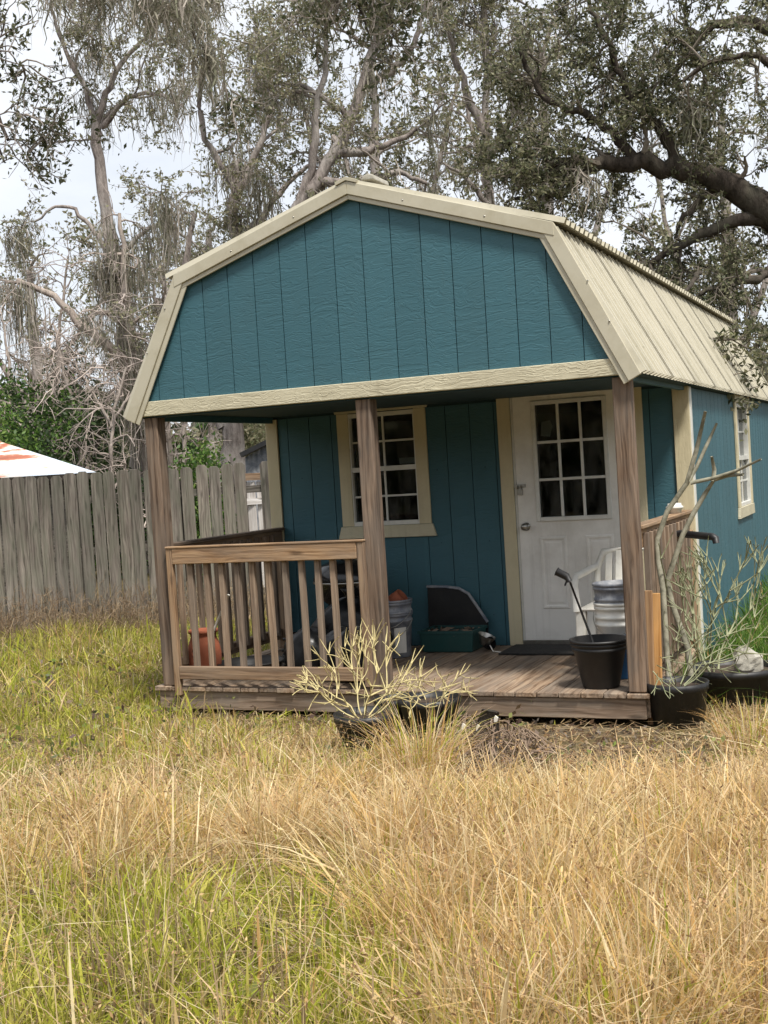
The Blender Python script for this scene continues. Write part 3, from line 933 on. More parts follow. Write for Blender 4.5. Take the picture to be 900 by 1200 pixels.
# left corner: clay strawberry pot, stick, tray, hose, bags, grill
cp = thing('clay_pot', 'orange terracotta jar with a round side hole behind the front railing', 'clay pot', (.2, .36, 0))
prof = [(.07, .004), (.1, .02), (.125, .11), (.128, .19), (.115, .26), (.095, .31), (.1, .335), (.112, .345), (.112, .365), (.095, .365), (.085, .32), (.1, .2), (.08, .04)]
MB().lathe(prof, n=28, cap1=True).build('jar_body', M['terracotta'], cp)
MB().lathe([(.034, .0), (.036, .012), (.026, .014), (.02, -.004)], n=16, cap0=False, M=Matrix.Rotation(-.25, 4, 'Z') @ Matrix.Translation((.03, -.121, .21)) @ Matrix.Rotation(math.pi / 2, 4, 'X')).build('side_hole_lip', M['terracotta'], cp)
MB().lathe([(.022, 0), (.012, .002)], n=16, cap0=False, cap1=True, M=Matrix.Rotation(-.25, 4, 'Z') @ Matrix.Translation((.03, -.1275, .21)) @ Matrix.Rotation(math.pi / 2, 4, 'X')).build('side_hole', M['soil'], cp)
a, b = on(248, 745, 'Y', .33), on(268, 697, 'Y', .33)
st = MB().tube([a - (b - a) * .6, a, b], .011, 8)
tag(st.build('white_stick', M['paper']), 'white stick poking out of the terracotta jar', 'stick')
ty = thing('round_tray', 'shallow black round tray on the deck beside the terracotta jar', 'tray', (.5, .52, .003))
MB().lathe([(.2, 0), (.235, .05), (.245, .085), (.26, .09), (.26, .1), (.238, .1), (.22, .055), (.19, .012)], n=36, cap1=True).build('tray_body', M['black'], ty)
hs = thing('hose_coil', 'coiled black hose on the porch deck beside the bin bags', 'hose', (.78, .78, 0))
pts = []
for i in range(140):
    a = i * .28
    r = .17 + .02 * math.sin(i * .7) - .0004 * i
    pts.append((.72 + r * math.cos(a), .95 + r * math.sin(a) * .9, .02 + i * .0018 + .006 * math.sin(i * 1.3)))
MB().tube(pts, .011, 6).build('hose_coils', M['black'], hs)
settle(hs)


def bag(name, label, c, rx, ry, rz, seed, tie=True):
    rng = np.random.default_rng(seed)
    t = thing(name, label, 'bag', c, 'bin bags on the porch')
    V, F = [], []
    n, mm = 40, 24
    ph = rng.uniform(0, 6.28, 12)
    for i in range(mm + 1):
        u = i / mm
        el = -math.pi / 2 + math.pi * u
        for k in range(n):
            a = 2 * math.pi * k / n
            d = 1 + .1 * math.sin(2 * a + ph[0]) * math.cos(el) + .05 * math.sin(5 * a + 4 * el + ph[1]) + .035 * math.sin(9 * a - 6 * el + ph[2]) + .03 * math.sin(13 * a + 9 * el + ph[3]) + .04 * rng.standard_normal() * .4
            ce = abs(math.cos(el)) ** .7
            z = math.sin(el)
            z = max(z, -.62)
            V.append((c[0] + rx * d * ce * math.cos(a), c[1] + ry * d * ce * math.sin(a), c[2] + rz * (z + .62) / 1.62 * (1 + .05 * math.sin(3 * a + ph[4]))))
    F = [(i * n + k, i * n + (k + 1) % n, (i + 1) * n + (k + 1) % n, (i + 1) * n + k) for i in range(mm) for k in range(n)]
    MB().add(V, F, None, True).build('bag_body', M['bag'], t)
    if tie:
        MB().lathe([(.05, -.02), (.02, .02), (.03, .05), (.06, .09), (.04, .085), (.01, .04)], (c[0], c[1], c[2] + rz), 12, False).build('bag_neck', M['bag'], t)
    return settle(t)


bag('bin_bag', 'full black bin bag under the kettle grill, knotted at the top', (1.16, .92, .004), .28, .25, .5, 3)
bag('bin_bag', 'squat black bin bag next to the hose coil', (1.0, .56, .004), .22, .17, .33, 5, False)
bag('bin_bag', 'slumped black bin bag pressed against the front railing', (1.42, .4, .004), .24, .24, .36, 8, False)
gr = thing('kettle_grill', 'black domed charcoal grill on legs behind the front railing', 'grill', (.95, 1.42, 0))
gcx, gcy = .93, 1.43
MB().lathe([(.06, .37), (.16, .4), (.235, .47), (.27, .56), (.272, .6)], (gcx, gcy, 0), 32).build('bowl', M['enamel'], gr)
lid = MB().lathe([(.285, .602), (.287, .625), (.27, .68), (.225, .735), (.15, .768), (.06, .782), (.0, .784)], (gcx, gcy, 0), 32, False).build('lid', M['enamel'], gr)
MB().tube([(gcx - .06, gcy, .78), (gcx - .05, gcy, .82), (gcx + .05, gcy, .82), (gcx + .06, gcy, .78)], .011, 8).build('lid_handle', M['black'], lid)
MB().lathe([(.288, .598), (.292, .606), (.288, .612)], (gcx, gcy, 0), 32, False).build('rim_band', M['steel'], gr)
for a in (.5, 2.6, 4.7):
    MB().tube([(gcx + .15 * math.cos(a), gcy + .15 * math.sin(a), .42), (gcx + .26 * math.cos(a), gcy + .26 * math.sin(a), .012)], .011, 8).build('leg', M['steel'], gr)
settle(gr)
# white cup lid on the right rail, black pipe on the rail
cu = thing('lidded_cup', 'small white lidded tub on the right porch rail', 'tub', (3.56, 1.45, 1.0355))
MB().lathe([(.045, 0), (.05, .03), (.052, .032), (.062, .034), (.062, .05), (.05, .055), (.048, .072), (.03, .074)], n=24, cap1=True).build('tub_body', M['plastic_white'], cu)
pp = thing('black_pipe', 'black plastic pipe elbow jutting from the right porch railing', 'pipe', (3.62, 1.2, .9))
p1, p2 = on(803, 626, 'Y', 1.25), on(835, 629, 'Y', 1.1)
MB().tube([p1 - (p2 - p1) * .4, p1, p2, p2 + np.array([.02, -.01, -.012]), p2 + np.array([.025, -.012, -.045])], [.026, .026, .026, .026, .022], 12).build('pipe_body', M['black'], pp)
settle(pp)


# ------------------------------------------------------------------ pots and plants by the porch
def pot(name, label, c, r0, r1, h, group=None, soil=True):
    t = thing(name, label, 'plant pot', c, group)
    MB().lathe([(r0, 0), (r1 * .97, h * .82), (r1 * 1.02, h * .84), (r1 * 1.03, h), (r1 * .95, h), (r1 * .9, h * .8)], n=32, cap1=not soil).build('pot_body', M['black'], t)
    if soil:
        MB().lathe([(r1 * .92, h * .86), (r1 * .5, h * .9), (.001, h * .88)], n=24, cap0=False).build('soil', M['soil'], t)
    return t


def pencil_plant(name, label, base, stems, seg, depth, mat, seed, r=.008, spread=.7, up_=.35, out=.7, keep=None):
    rng = np.random.default_rng(seed)
    t = thing(name, label, 'plant', base)
    m = MB()
    def grow(p, d, ln, rr, k):
        d = d / np.linalg.norm(d)
        side = rng.normal(0, ln * .04, 3)
        q = p + d * ln
        q[2] = max(q[2], base[2] - .22)
        if keep is not None and not keep(q): return
        m.tube([p, p + d * ln * .35 + side, p + d * ln * .7 + side * .8, q], [rr, rr * .92, rr * .88, rr * .8], 5)
        if k <= 0: return
        nch = int(rng.integers(2, 4)) if k > 1 else int(rng.integers(2, 5))
        for _ in range(nch):
            nd = d * .9 + rng.normal(0, spread, 3) + np.array([0, 0, up_])
            grow(q, nd, ln * rng.uniform(.62, 1.02), rr * .84, k - 1)
    for s in range(stems):
        a = 2 * math.pi * (s + rng.random()) / stems
        d = np.array([math.cos(a) * out, math.sin(a) * out, .7])
        p = np.array(base) + np.array([math.cos(a) * .05, math.sin(a) * .05, 0])
        grow(p, d, seg * rng.uniform(.8, 1.2), r, depth)
    m.build('stems', mat, t)
    return settle(t)


def gpt(px, py):
    p = on(px, py, 'Z', -.22)
    p[2] = float(gz(p[0], p[1]))
    return p


c = gpt(432, 893)
pot('plant_pot', 'black nursery pot half sunk in dry grass below the railing', c, .13, .185, .27)
pencil_plant('pencil_cactus', 'straw-yellow leafless pencil cactus in front of the railing', c + np.array([-.02, 0, .24]), 9, .17, 3, M['yellow_stem'], 4, .005, .55, .15, 1.0)
c2 = gpt(506, 868)
pot('plant_pot', 'black nursery pot behind the dead clump, near the deck skirt', c2, .13, .19, .27)
c3 = gpt(470, 862)
pot('plant_pot', 'black nursery pot squeezed between two others below the middle post', c3, .12, .16, .25)
pencil_plant('pencil_cactus', 'short tangled straw-coloured stems in the pot behind the dead clump', c2 + np.array([0, 0, .22]), 8, .12, 2, M['yellow_stem'], 9, .004, .7, .0, 1.)
pr_ = np.array([3.76, .13, float(gz(3.76, .13))])
pot('plant_pot', 'tall black pot at the right front corner of the deck', pr_, .155, .19, .27)
pt_ = np.array([4.02, .74, float(gz(4.02, .74))])
pot('plant_tub', 'wide low black tub on the grass beside the teal wall', pt_, .24, .29, .27)
pencil_plant('pencil_cactus', 'tall grey-green pencil cactus in the wide tub', pt_ + np.array([-.12, -.02, .24]), 4, .24, 4, M['green_stem'], 21, .0075, .36, .22, .5, lambda q: q[0] > W + .05)
pencil_plant('pencil_cactus', 'sprawling grey-green pencil cactus spilling from the corner pot', pr_ + np.array([.0, 0, .24]), 11, .2, 3, M['green_stem'], 33, .0045, .5, -.05, .8, lambda q: q[0] > 3.64 and q[2] < .75)
rk = thing('pale_rock', 'rough pale rock lying in the wide black tub', 'rock', pt_ + np.array([.1, -.08, .22]))
rng = np.random.default_rng(2)
v, f = [], []
for i in range(9):
    for k in range(14):
        el, a = -math.pi / 2 + math.pi * i / 8, 2 * math.pi * k / 14
        d = rng.uniform(.75, 1.15)
        v.append((.1 * d * math.cos(el) * math.cos(a), .08 * d * math.cos(el) * math.sin(a), .09 + .1 * d * math.sin(el)))
f = [(i * 14 + k, i * 14 + (k + 1) % 14, i * 14 + 14 + (k + 1) % 14, i * 14 + 14 + k) for i in range(8) for k in range(14)]
MB().add(v, f).build('rock_body', M['stone'], rk)
# bare plumeria-like branches
pl = thing('bare_shrub', 'tall bare shrub with thick pale forked branches by the porch corner', 'shrub', (3.8, .42, float(gz(3.8, .42))))
Q = lambda px, py, y=.42: on(px, py, 'Y', y)
for k, (pts, r) in enumerate([
    ([(786, 812, .3), (781, 760, .32), (777, 691, .36), (771, 656, .38), (770, 632, .4), (782, 599, .42), (805, 566, .42), (815.6, 529.5, .4), (826.6, 482, .38)], (.02, .014)),
    ([(807, 564, .42), (816, 548, .43), (828, 522, .46), (840, 496, .5)], (.013, .011)),
    ([(809, 566, .42), (837, 560, .44), (862, 552, .4), (892, 538, .36)], (.013, .009)),
    ([(813, 800, .4), (806, 760, .42), (787, 706, .44), (782, 680, .45), (800, 627, .46), (813, 601, .47), (826, 579, .48), (837, 562, .48)], (.021, .014)),
    ([(836, 563, .48), (837, 550, .46), (834, 535, .43)], (.015, .012)),
    ([(837, 562, .48), (853, 557, .44), (871, 556, .38)], (.014, .012)),
]):
    P3 = [Q(*p) for p in pts]
    R3 = np.linspace(r[0], r[1], len(P3)); R3[-1] *= .7
    if k in (0, 3): P3[0][2] = float(gz(P3[0][0], P3[0][1])) - .02
    MB().tube(P3, R3, 8).build('branch', M['pale_stem'], pl)
settle(pl)
for i, (px, lab) in enumerate(((760, 'fresh yellow plank leaning on the railing, next to the post'), (769, 'fresh yellow plank leaning on the railing, next to the bare shrub'))):
    b, tp = on(px + 2, 812, 'Y', .13 + .03 * i), on(px, 692 + 3 * i, 'Y', .17 + .03 * i)
    b[2] = float(gz(b[0], b[1]))
    tag(MB().bar(b, tp, .048, .02, (0, 1, 0)).build('wood_plank', M['plank'], None, .003), lab, 'plank')
# dead stump clump with curled leaves
sc_ = gpt(564, 896)
ds = thing('dead_clump', 'dead brown clump of curled stems beside the pots on bare ground', 'dead plant', sc_)
rng = np.random.default_rng(6)
m = MB()
for i in range(330):
    a, r1_ = rng.uniform(0, 6.28), .46 * rng.random() ** .8
    p0 = sc_ + np.array([r1_ * math.cos(a), r1_ * math.sin(a) * .8, rng.uniform(0, .05)])
    pts = [p0]
    dv = np.array([-math.cos(a) * .5, -math.sin(a) * .5, 1.5]) + rng.normal(0, .8, 3)
    for _ in range(4):
        dv = dv / np.linalg.norm(dv) + rng.normal(0, .55, 3)
        pts.append(pts[-1] + dv * .055)
        pts[-1][2] = np.clip(pts[-1][2], sc_[2] + .005, sc_[2] + .34 - .6 * np.hypot(pts[-1][0] - sc_[0], pts[-1][1] - sc_[1]))
    m.tube(pts, [.0055, .005, .0045, .004, .0025], 4, False)
m.build('dead_stems', M['deadleaf'], ds)
MB().tube([sc_ + np.array([0, 0, -.02]), sc_ + np.array([.03, .02, .14]), sc_ + np.array([.06, .04, .3])], [.12, .085, .05], 9).build('stump', M['bark_dark'], ds)
settle(ds)
for i, (px, py, lab) in enumerate(((543, 852, 'small white scrap of paper caught on the dead clump'), (560, 853, 'white scrap stuck upright at the top of the dead clump'), (581, 843, 'curled white scrap on the tip of the dead clump stump'))):
    p = on(px, py, 'Y', sc_[1] - .03)
    tag(MB().prism([(p[0] - .014, p[2] - .02), (p[0] + .006, p[2] - .016), (p[0] + .016, p[2] + .01), (p[0] - .002, p[2] + .024), (p[0] - .012, p[2] + .006)], (p[1], p[1] + .006), 'Y').build('paper_scrap', M['paper'], None, .004), lab, 'litter')

# ------------------------------------------------------------------ fence
FA, FD = np.array([-4.6, 3.63]), np.array([.88, .475])
fz = float(gz(-3.5, 4.2))
fence = thing('picket_fence', 'weathered grey dog-eared wooden fence along the back of the yard', 'fence', (FA[0], FA[1], fz))
FN = np.array([FD[1], -FD[0]])        # towards the camera
s = -2.6
gaps = []
rng = random.Random(4)
i = 0
while s < 4.6:
    c = FA + FD * s
    px_gap = 2.93 < s < 3.07
    w = rng.uniform(.128, .14)
    if not px_gap:
        top = 1.665 + rng.uniform(-.022, .022) - .006 * max(0, s)
        z0_ = float(gz(*c)) - .03
        tl_ = rng.gauss(0, .006)
        mm = MB()
        yo = rng.uniform(0, .006)
        e = .028
        prof = [(-w / 2, z0_), (w / 2, z0_), (w / 2 + tl_, top - e * 1.3), (w / 2 - e + tl_, top), (-w / 2 + e + tl_, top), (-w / 2 + tl_, top - e * 1.3)]
        n6 = len(prof)
        o3 = c + FN * yo
        v = [(o3[0] + FD[0] * a, o3[1] + FD[1] * a, b) for a, b in prof] + [(o3[0] + FD[0] * a - FN[0] * .016, o3[1] + FD[1] * a - FN[1] * .016, b) for a, b in prof]
        r_ = rng.uniform(0, 60)
        wc = [(b + r_, a + r_, 0) for a, b in prof] + [(b + r_, a + r_, .016) for a, b in prof]
        mm.add(v, [tuple(range(n6)), tuple(range(2 * n6 - 1, n6 - 1, -1))] + [(q, q + n6, (q + 1) % n6 + n6, (q + 1) % n6) for q in range(n6)], wc)
        mm.build('picket', M['fence'], fence, .003)
    s += w + rng.choice([.006, .01, .014, .02])
    if abs(s - 2.45) < .07: s += .03
    i += 1
for zz in (.15, .75, 1.35):
    a, b = FA - FD * 2.7 - FN * .05, FA + FD * 4.6 - FN * .05
    MB().bar((a[0], a[1], zz), (b[0], b[1], zz), .038, .085).build('fence_rail', M['fence'], fence)
for q in range(4):
    c = FA + FD * (-2.4 + 2.3 * q) - FN * .12
    MB().box((c[0] - .045, c[1] - .045, -.2), (c[0] + .045, c[1] + .045, 1.5), 2).build('fence_post', M['fence'], fence)
settle(fence)

# ------------------------------------------------------------------ outbuildings beyond the fence
ec = at(113, 556, 16.2)
E2 = np.array([ec[0] - CAM[0], ec[1] - CAM[1], 0]); E2 /= np.linalg.norm(E2)
E1 = np.array([-E2[1], E2[0], 0])
EZ = np.array([0, 0, 1.])
rs = thing('rusty_shed', 'low outbuilding with pale metal hip roof streaked with rust', 'shed', (ec[0], ec[1], -.1))
rp = lambda u, v, z: ec + E1 * u + E2 * v + EZ * z
wz = -.1 - ec[2]
MB().hexa([rp(.3, .3, wz), rp(.3, 4.2, wz), rp(7, 4.2, wz), rp(7, .3, wz), rp(.3, .3, -.03), rp(.3, 4.2, -.03), rp(7, 4.2, -.03), rp(7, .3, -.03)]).build('wall', M['fence'], rs)
V = [rp(7.4, 0, 0), rp(0, 0, 0), rp(0, 4.6, 0), rp(7.4, 4.6, 0), rp(5, 2.3, .98), rp(2.4, 2.3, .98)]
wc = [(u, z * 2.3, v) for u, v, z in ((7.4, 0, 0), (0, 0, 0), (0, 4.6, 0), (7.4, 4.6, 0), (5, 2.3, .98), (2.4, 2.3, .98))]
MB().add([v + EZ * .03 for v in V], [(0, 1, 5, 4), (1, 2, 5), (2, 3, 4, 5), (3, 0, 4)], wc).build('roof', M['rust'], rs)
MB().add(V[:4], [(3, 2, 1, 0)]).build('soffit', M['bark_dark'], rs)
MB().bar(rp(7.4, -.02, -.015), rp(0, -.02, -.015), .04, .07).build('eave_board', M['bark_dark'], rs)
settle(rs)
ms = thing('metal_shed', 'grey ribbed metal shed with black roof edge seen past the fence end', 'shed', at(310, 560, 19))
a, b = at(288, 548, 19), at(345, 548, 19)
dd = (b - a) / np.linalg.norm(b - a)
nn = np.array([dd[1], -dd[0], 0])
n_ = 40
V = []
ln = 1.6
for i in range(n_ + 1):
    q = a + dd * ln * i / n_
    o_ = nn * (.012 if i % 2 else 0)
    V += [(q[0] + o_[0], q[1] + o_[1], -.1), (q[0] + o_[0], q[1] + o_[1], 1.8 + .78 * i / n_)]
MB().add(V, [(2 * i, 2 * i + 2, 2 * i + 3, 2 * i + 1) for i in range(n_)]).build('wall', M['grey_plastic'], ms)
MB().bar(a - dd * .05 + np.array([0, 0, 1.83 - a[2]]) + nn * .06, a + dd * ln + np.array([0, 0, 1.83 + .8 - a[2]]) + nn * .06, .25, .07).build('roof_edge', M['black'], ms)
settle(ms)
wf = thing('white_gate', 'whitewashed plank gate glimpsed through the gap in the fence', 'gate', at(296, 620, 17.5))
a = at(284, 600, 17.5); b = at(330, 600, 17.5)
dd = (b - a) / np.linalg.norm(b - a); dd[2] = 0
for i in range(4):
    q = a + dd * (.14 * i)
    MB().box((q[0] - .06, q[1] - .01, -.1), (q[0] + .06, q[1] + .015, 1.42), 2).build('plank', M['gate_white'], wf)
for zz in (.55, 1.15):
    MB().bar((a[0] - .05, a[1] - .04, zz), (a[0] + dd[0] * .5, a[1] + dd[1] * .5 - .04, zz), .03, .09).build('cross_rail', M['gate_white'], wf)
MB().bar((a[0] - .05, a[1] - .03, 1.5), (a[0] + dd[0] * .5, a[1] + dd[1] * .5 - .03, 1.49), .06, .1).build('top_rail', M['rail'], wf)
settle(wf)


# ------------------------------------------------------------------ trees
def unit(v):
    return v / (np.linalg.norm(v, axis=-1, keepdims=True) + 1e-9)


def walk(rng, P0, D0, ln, K, wob, grav):
    """N wandering polylines of K points"""
    N = len(P0)
    out = np.empty((N, K, 3)); out[:, 0] = P0
    d = unit(D0)
    st = (ln / (K - 1))[:, None]
    for k in range(1, K):
        d = unit(d + rng.normal(0, wob, (N, 3)) + np.array([0, 0, grav]))
        out[:, k] = out[:, k - 1] + d * st
    return out


def sample(P, idx, u):
    """points and tangents at parameter u of polylines P[idx]"""
    K = P.shape[1]
    f = np.clip(u, 0, .999) * (K - 1)
    i = f.astype(int)
    t = (f - i)[:, None]
    a, b = P[idx, i], P[idx, i + 1]
    return a + (b - a) * t, unit(b - a)


def resample(pts, K, rng, jit):
    pts = np.array(pts, float)
    d = np.concatenate([[0], np.cumsum(np.linalg.norm(np.diff(pts, axis=0), axis=1))])
    q = np.linspace(0, d[-1], K)
    out = np.stack([np.interp(q, d, pts[:, i]) for i in range(3)], 1)
    k3 = np.array([.25, .5, .25])
    sm = out.copy()
    for _ in range(4):
        sm[1:-1] = .25 * sm[:-2] + .5 * sm[1:-1] + .25 * sm[2:]
    sm[1:-1] += rng.normal(0, jit, (K - 2, 3))
    return sm, d[-1]


def leaves_mesh(name, P, size, cols, rng, parent, mat, aspect=.45):
    N = len(P)
    a = unit(rng.normal(0, 1, (N, 3)) + np.array([0, 0, -.25]))
    b = unit(np.cross(a, rng.normal(0, 1, (N, 3))))
    sz = size * rng.uniform(.6, 1.35, (N, 1))
    V = np.stack([P, P + a * sz * .5 + b * sz * aspect * .5, P + a * sz, P + a * sz * .5 - b * sz * aspect * .5], 1).reshape(-1, 3)
    F = np.arange(N * 4).reshape(N, 4)
    ci = rng.integers(0, len(cols), N)
    c = np.array(cols)[ci] * rng.uniform(.7, 1.25, (N, 1))
    return np_mesh(name, V, [F], mat, parent, np.repeat(c, 4, 0))


def moss_mesh(P, rng, parent, per=26, ln=.8, w=.009, spread=.12, name='hanging_moss'):
    """grey strands hanging from each point of P"""
    N = len(P) * per
    base = np.repeat(P, per, 0) + rng.normal(0, 1, (N, 3)) * np.array([spread, spread, .06])
    L_ = np.repeat(rng.uniform(.35, 1.25, len(P)), per) * ln * rng.uniform(.3, 1.1, N)
    K = 6
    pts = np.empty((N, K, 3)); pts[:, 0] = base
    for k in range(1, K):
        pts[:, k] = pts[:, k - 1] + np.stack([rng.normal(0, .045, N), rng.normal(0, .045, N), -L_ / (K - 1) * rng.uniform(.3, 1.6, N)], 1)
    th = rng.uniform(0, math.pi, N)
    side = np.stack([np.cos(th), np.sin(th), np.zeros(N)], 1)[:, None] * w * rng.uniform(.5, 1.4, (N, 1, 1)) * np.array([.5, 1, 1, .8, .5, .15])[None, :, None]
    V = np.stack([pts - side, pts + side], 2).reshape(-1, 3)
    idx = np.arange(N * K * 2).reshape(N, K, 2)
    F = np.stack([idx[:, :-1, 0], idx[:, :-1, 1], idx[:, 1:, 1], idx[:, 1:, 0]], -1).reshape(-1, 4)
    base_c = np.array([S(150, 146, 132)[:3], S(168, 160, 150)[:3], S(126, 126, 108)[:3]])
    c = base_c[rng.integers(0, 3, N)] * rng.uniform(.75, 1.15, (N, 1))
    o = np_mesh(name, V, [F], M['mossy'], parent, np.repeat(c, K * 2, 0))
    o['kind'] = 'stuff'
    return o


OAK = [S(124, 126, 94)[:3], S(142, 140, 110)[:3], S(106, 112, 80)[:3], S(152, 146, 118)[:3], S(128, 122, 98)[:3]]
OAK_DARK = [S(78, 84, 58)[:3], S(98, 100, 74)[:3], S(66, 72, 48)[:3], S(116, 114, 90)[:3]]
GREEN = [S(74, 104, 44)[:3], S(94, 124, 52)[:3], S(60, 88, 40)[:3], S(112, 134, 66)[:3]]
DARKGREEN = [S(54, 74, 40)[:3], S(70, 90, 50)[:3], S(46, 62, 36)[:3]]


def tree(name, label, limbs, seed, n2=1.6, l2=2.2, n3=5, l3=.9, n4=7, l4=.4, nl=7, leaf=.075, cols=OAK, bark_m='bark', moss=0, moss_len=.9,
         group=None, cat='tree', grav=-.03, twig_c=(146, 138, 132), wob=.32, moss_per=26, up2=.25, leaf_mat='leaf', moss_spread=.12):
    """limbs: [(points, r0, r1, spawn_from, spawn_density)]"""
    rng = np.random.default_rng(seed)
    base = np.array(limbs[0][0][0], float)
    t = thing(name, label, cat, base, group)
    tv, tf, off = [], [], 0
    P0, D0, LN, R0 = [], [], [], []
    for pts, r0, r1, u0, dens in limbs:
        K = max(10, len(pts) * 4)
        pl_, length = resample(pts, K, rng, .015 + r0 * .05)
        rad = np.linspace(0, 1, K)
        rad = r0 + (r1 - r0) * rad ** .8
        rad = rad * (1 + rng.normal(0, .06, K))
        V, F = tubes(pl_[None], rad[None], 9)
        tv.append(V); tf.append(F + off); off += len(V)
        n = max(1, int(dens * n2 * length * (1 - u0)))
        u = u0 + (1 - u0) * rng.random(n) ** .9
        u[-1] = .995
        p, tg = sample(pl_[None], np.zeros(n, int), u)
        d = unit(rng.normal(0, 1, (n, 3)))
        d = unit(d - tg * np.sum(d * tg, 1, keepdims=True) * .7 + tg * .45 + np.array([0, 0, up2]))
        P0.append(p); D0.append(d); LN.append(l2 * rng.uniform(.45, 1.15, n) * (1 - .35 * u))
        R0.append(np.minimum(np.interp(u, np.linspace(0, 1, K), rad) * .6, .05))
    tr = np_mesh('trunk', np.concatenate(tv), [np.concatenate(tf)], M[bark_m], t, smooth=True)
    P0, D0, LN, R0 = map(np.concatenate, (P0, D0, LN, R0))
    B2 = walk(rng, P0, D0, LN, 7, wob, grav)
    R2 = R0[:, None] * np.linspace(1, .28, 7)[None]
    def spawn(B, LB, n, l, K, g, w):
        m = np.maximum(1, (n * LB / np.mean(LB) * rng.uniform(.6, 1.4, len(LB))).astype(int))
        idx = np.repeat(np.arange(len(B)), m)
        u = .2 + .8 * rng.random(len(idx))
        p, tg = sample(B, idx, u)
        d = unit(unit(rng.normal(0, 1, (len(idx), 3))) + tg * .8)
        ll = l * rng.uniform(.5, 1.3, len(idx))
        return walk(rng, p, d, ll, K, w, g), ll
    B3, L3 = spawn(B2, LN, n3, l3, 5, grav * 1.5, wob)
    parts = [(B2, R2, 5), (B3, np.linspace(.011, .005, 5)[None] * rng.uniform(.7, 1.3, (len(B3), 1)), 4)]
    if n4:
        B4, L4 = spawn(B3, L3, n4, l4, 3, grav, .3)
        parts.append((B4, np.broadcast_to(np.array([.0045, .0035, .002]), B4.shape[:2]) * rng.uniform(.8, 1.3, (len(B4), 1)), 3))
    vs_, fs_, cs_, off = [], [], [], 0
    for B, R, sd_ in parts:
        V, F = tubes(B, np.asarray(R, float), sd_)
        vs_.append(V); fs_.append(F + off); off += len(V)
        cs_.append(np.repeat(np.array(S(*twig_c)[:3])[None] * rng.uniform(.6, 1.25, (len(B), 1)), B.shape[1] * sd_, 0))
    np_mesh('branches', np.concatenate(vs_), [np.concatenate(fs_)], M['twig'], t, np.concatenate(cs_))['kind'] = 'stuff'
    if nl:
        LB = parts[-1][0]
        idx = np.repeat(np.arange(len(LB)), rng.poisson(nl, len(LB)))
        p, _ = sample(LB, idx, .15 + .85 * rng.random(len(idx)))
        leaves_mesh('crown', p + rng.normal(0, .02, p.shape), leaf, cols, rng, t, M[leaf_mat])
    if moss:
        i = rng.integers(0, len(B2), moss)
        p, _ = sample(B2, i, rng.random(moss))
        moss_mesh(p, rng, t, moss_per, moss_len, spread=moss_spread)
    return settle(t)


def A(depth, *pp):
    """pixel polyline at a depth (a third number shifts one point's depth)"""
    return [at(p[0], p[1], depth + (p[2] if len(p) > 2 else 0)) for p in pp]


def gbase(px, depth):
    p = at(px, 600, depth); p[2] = float(gz(p[0], p[1])) - .1
    return p


G_BACK = 'oaks in the wood behind the fence'
# tall mossy oak on the left
tree('mossy_oak', 'tall thin oak draped in grey moss beyond the left fence',
     [([gbase(172, 24)] + A(24, (165, 520), (152, 440), (140, 350), (130, 285), (118, 205), (113, 145)), .3, .09, .35, .5),
      (A(24, (113, 148), (126, 105), (140, 70), (168, 48), (195, 20, -1)), .075, .025, .2, 1.3),
      (A(24, (118, 150), (150, 110), (185, 108, -1), (215, 125, -2)), .06, .02, .2, 1.2),
      (A(24, (116, 160), (100, 100), (75, 60), (60, 10)), .07, .03, .3, 1.2),
      (A(24, (135, 310), (165, 270), (200, 262), (232, 290)), .06, .02, .4, 1.1),
      (A(24, (130, 300), (95, 250), (70, 235), (40, 260)), .06, .02, .4, 1.0)],
     101, n2=1.5, l2=2.0, n3=6, l3=.9, n4=10, nl=11, leaf=.072, moss=60, moss_len=1.0, group=G_BACK)
# dense curtain of moss and vines on its lower trunk
tree('vine_trunk', 'broken pale trunk smothered in hanging vines beside the tall mossy oak',
     [([gbase(180, 23)] + A(23, (172, 480), (160, 420), (150, 350), (143, 285), (140, 250)), .26, .03, .4, 3.0),
      (A(23, (176, 470), (150, 425), (128, 405), (95, 380), (60, 345), (20, 328)), .12, .05, .5, .6)],
     102, n2=2.0, l2=1.4, n3=4, l3=.8, n4=4, nl=.8, bark_m='bark_pale', moss=45, moss_len=1.9, moss_per=26, twig_c=(176, 164, 156), group=G_BACK, grav=-.12)
# trunk visible between the porch post and the wall
tree('forked_oak', 'stout pinkish-grey oak trunk rising behind the fence gap',
     [([gbase(276, 21)] + A(21, (274, 540), (272, 500), (276, 440), (280, 340), (272, 260), (276, 190)), .3, .07, .45, .8),
      (A(21, (264, 500), (255, 470), (230, 400), (215, 320), (228, 250)), .14, .04, .4, .8),
      (A(21, (276, 235), (300, 180), (320, 130), (310, 70)), .08, .03, .2, 1.2),
      (A(21, (274, 220), (245, 170), (230, 120), (245, 70)), .07, .03, .2, 1.2),
      (A(21, (278, 300), (310, 250), (335, 215), (370, 190)), .08, .03, .2, 1.)],
     103, n2=1.5, l2=2.0, n3=6, l3=.9, n4=10, nl=12, leaf=.07, moss=60, moss_len=1.1, group=G_BACK)
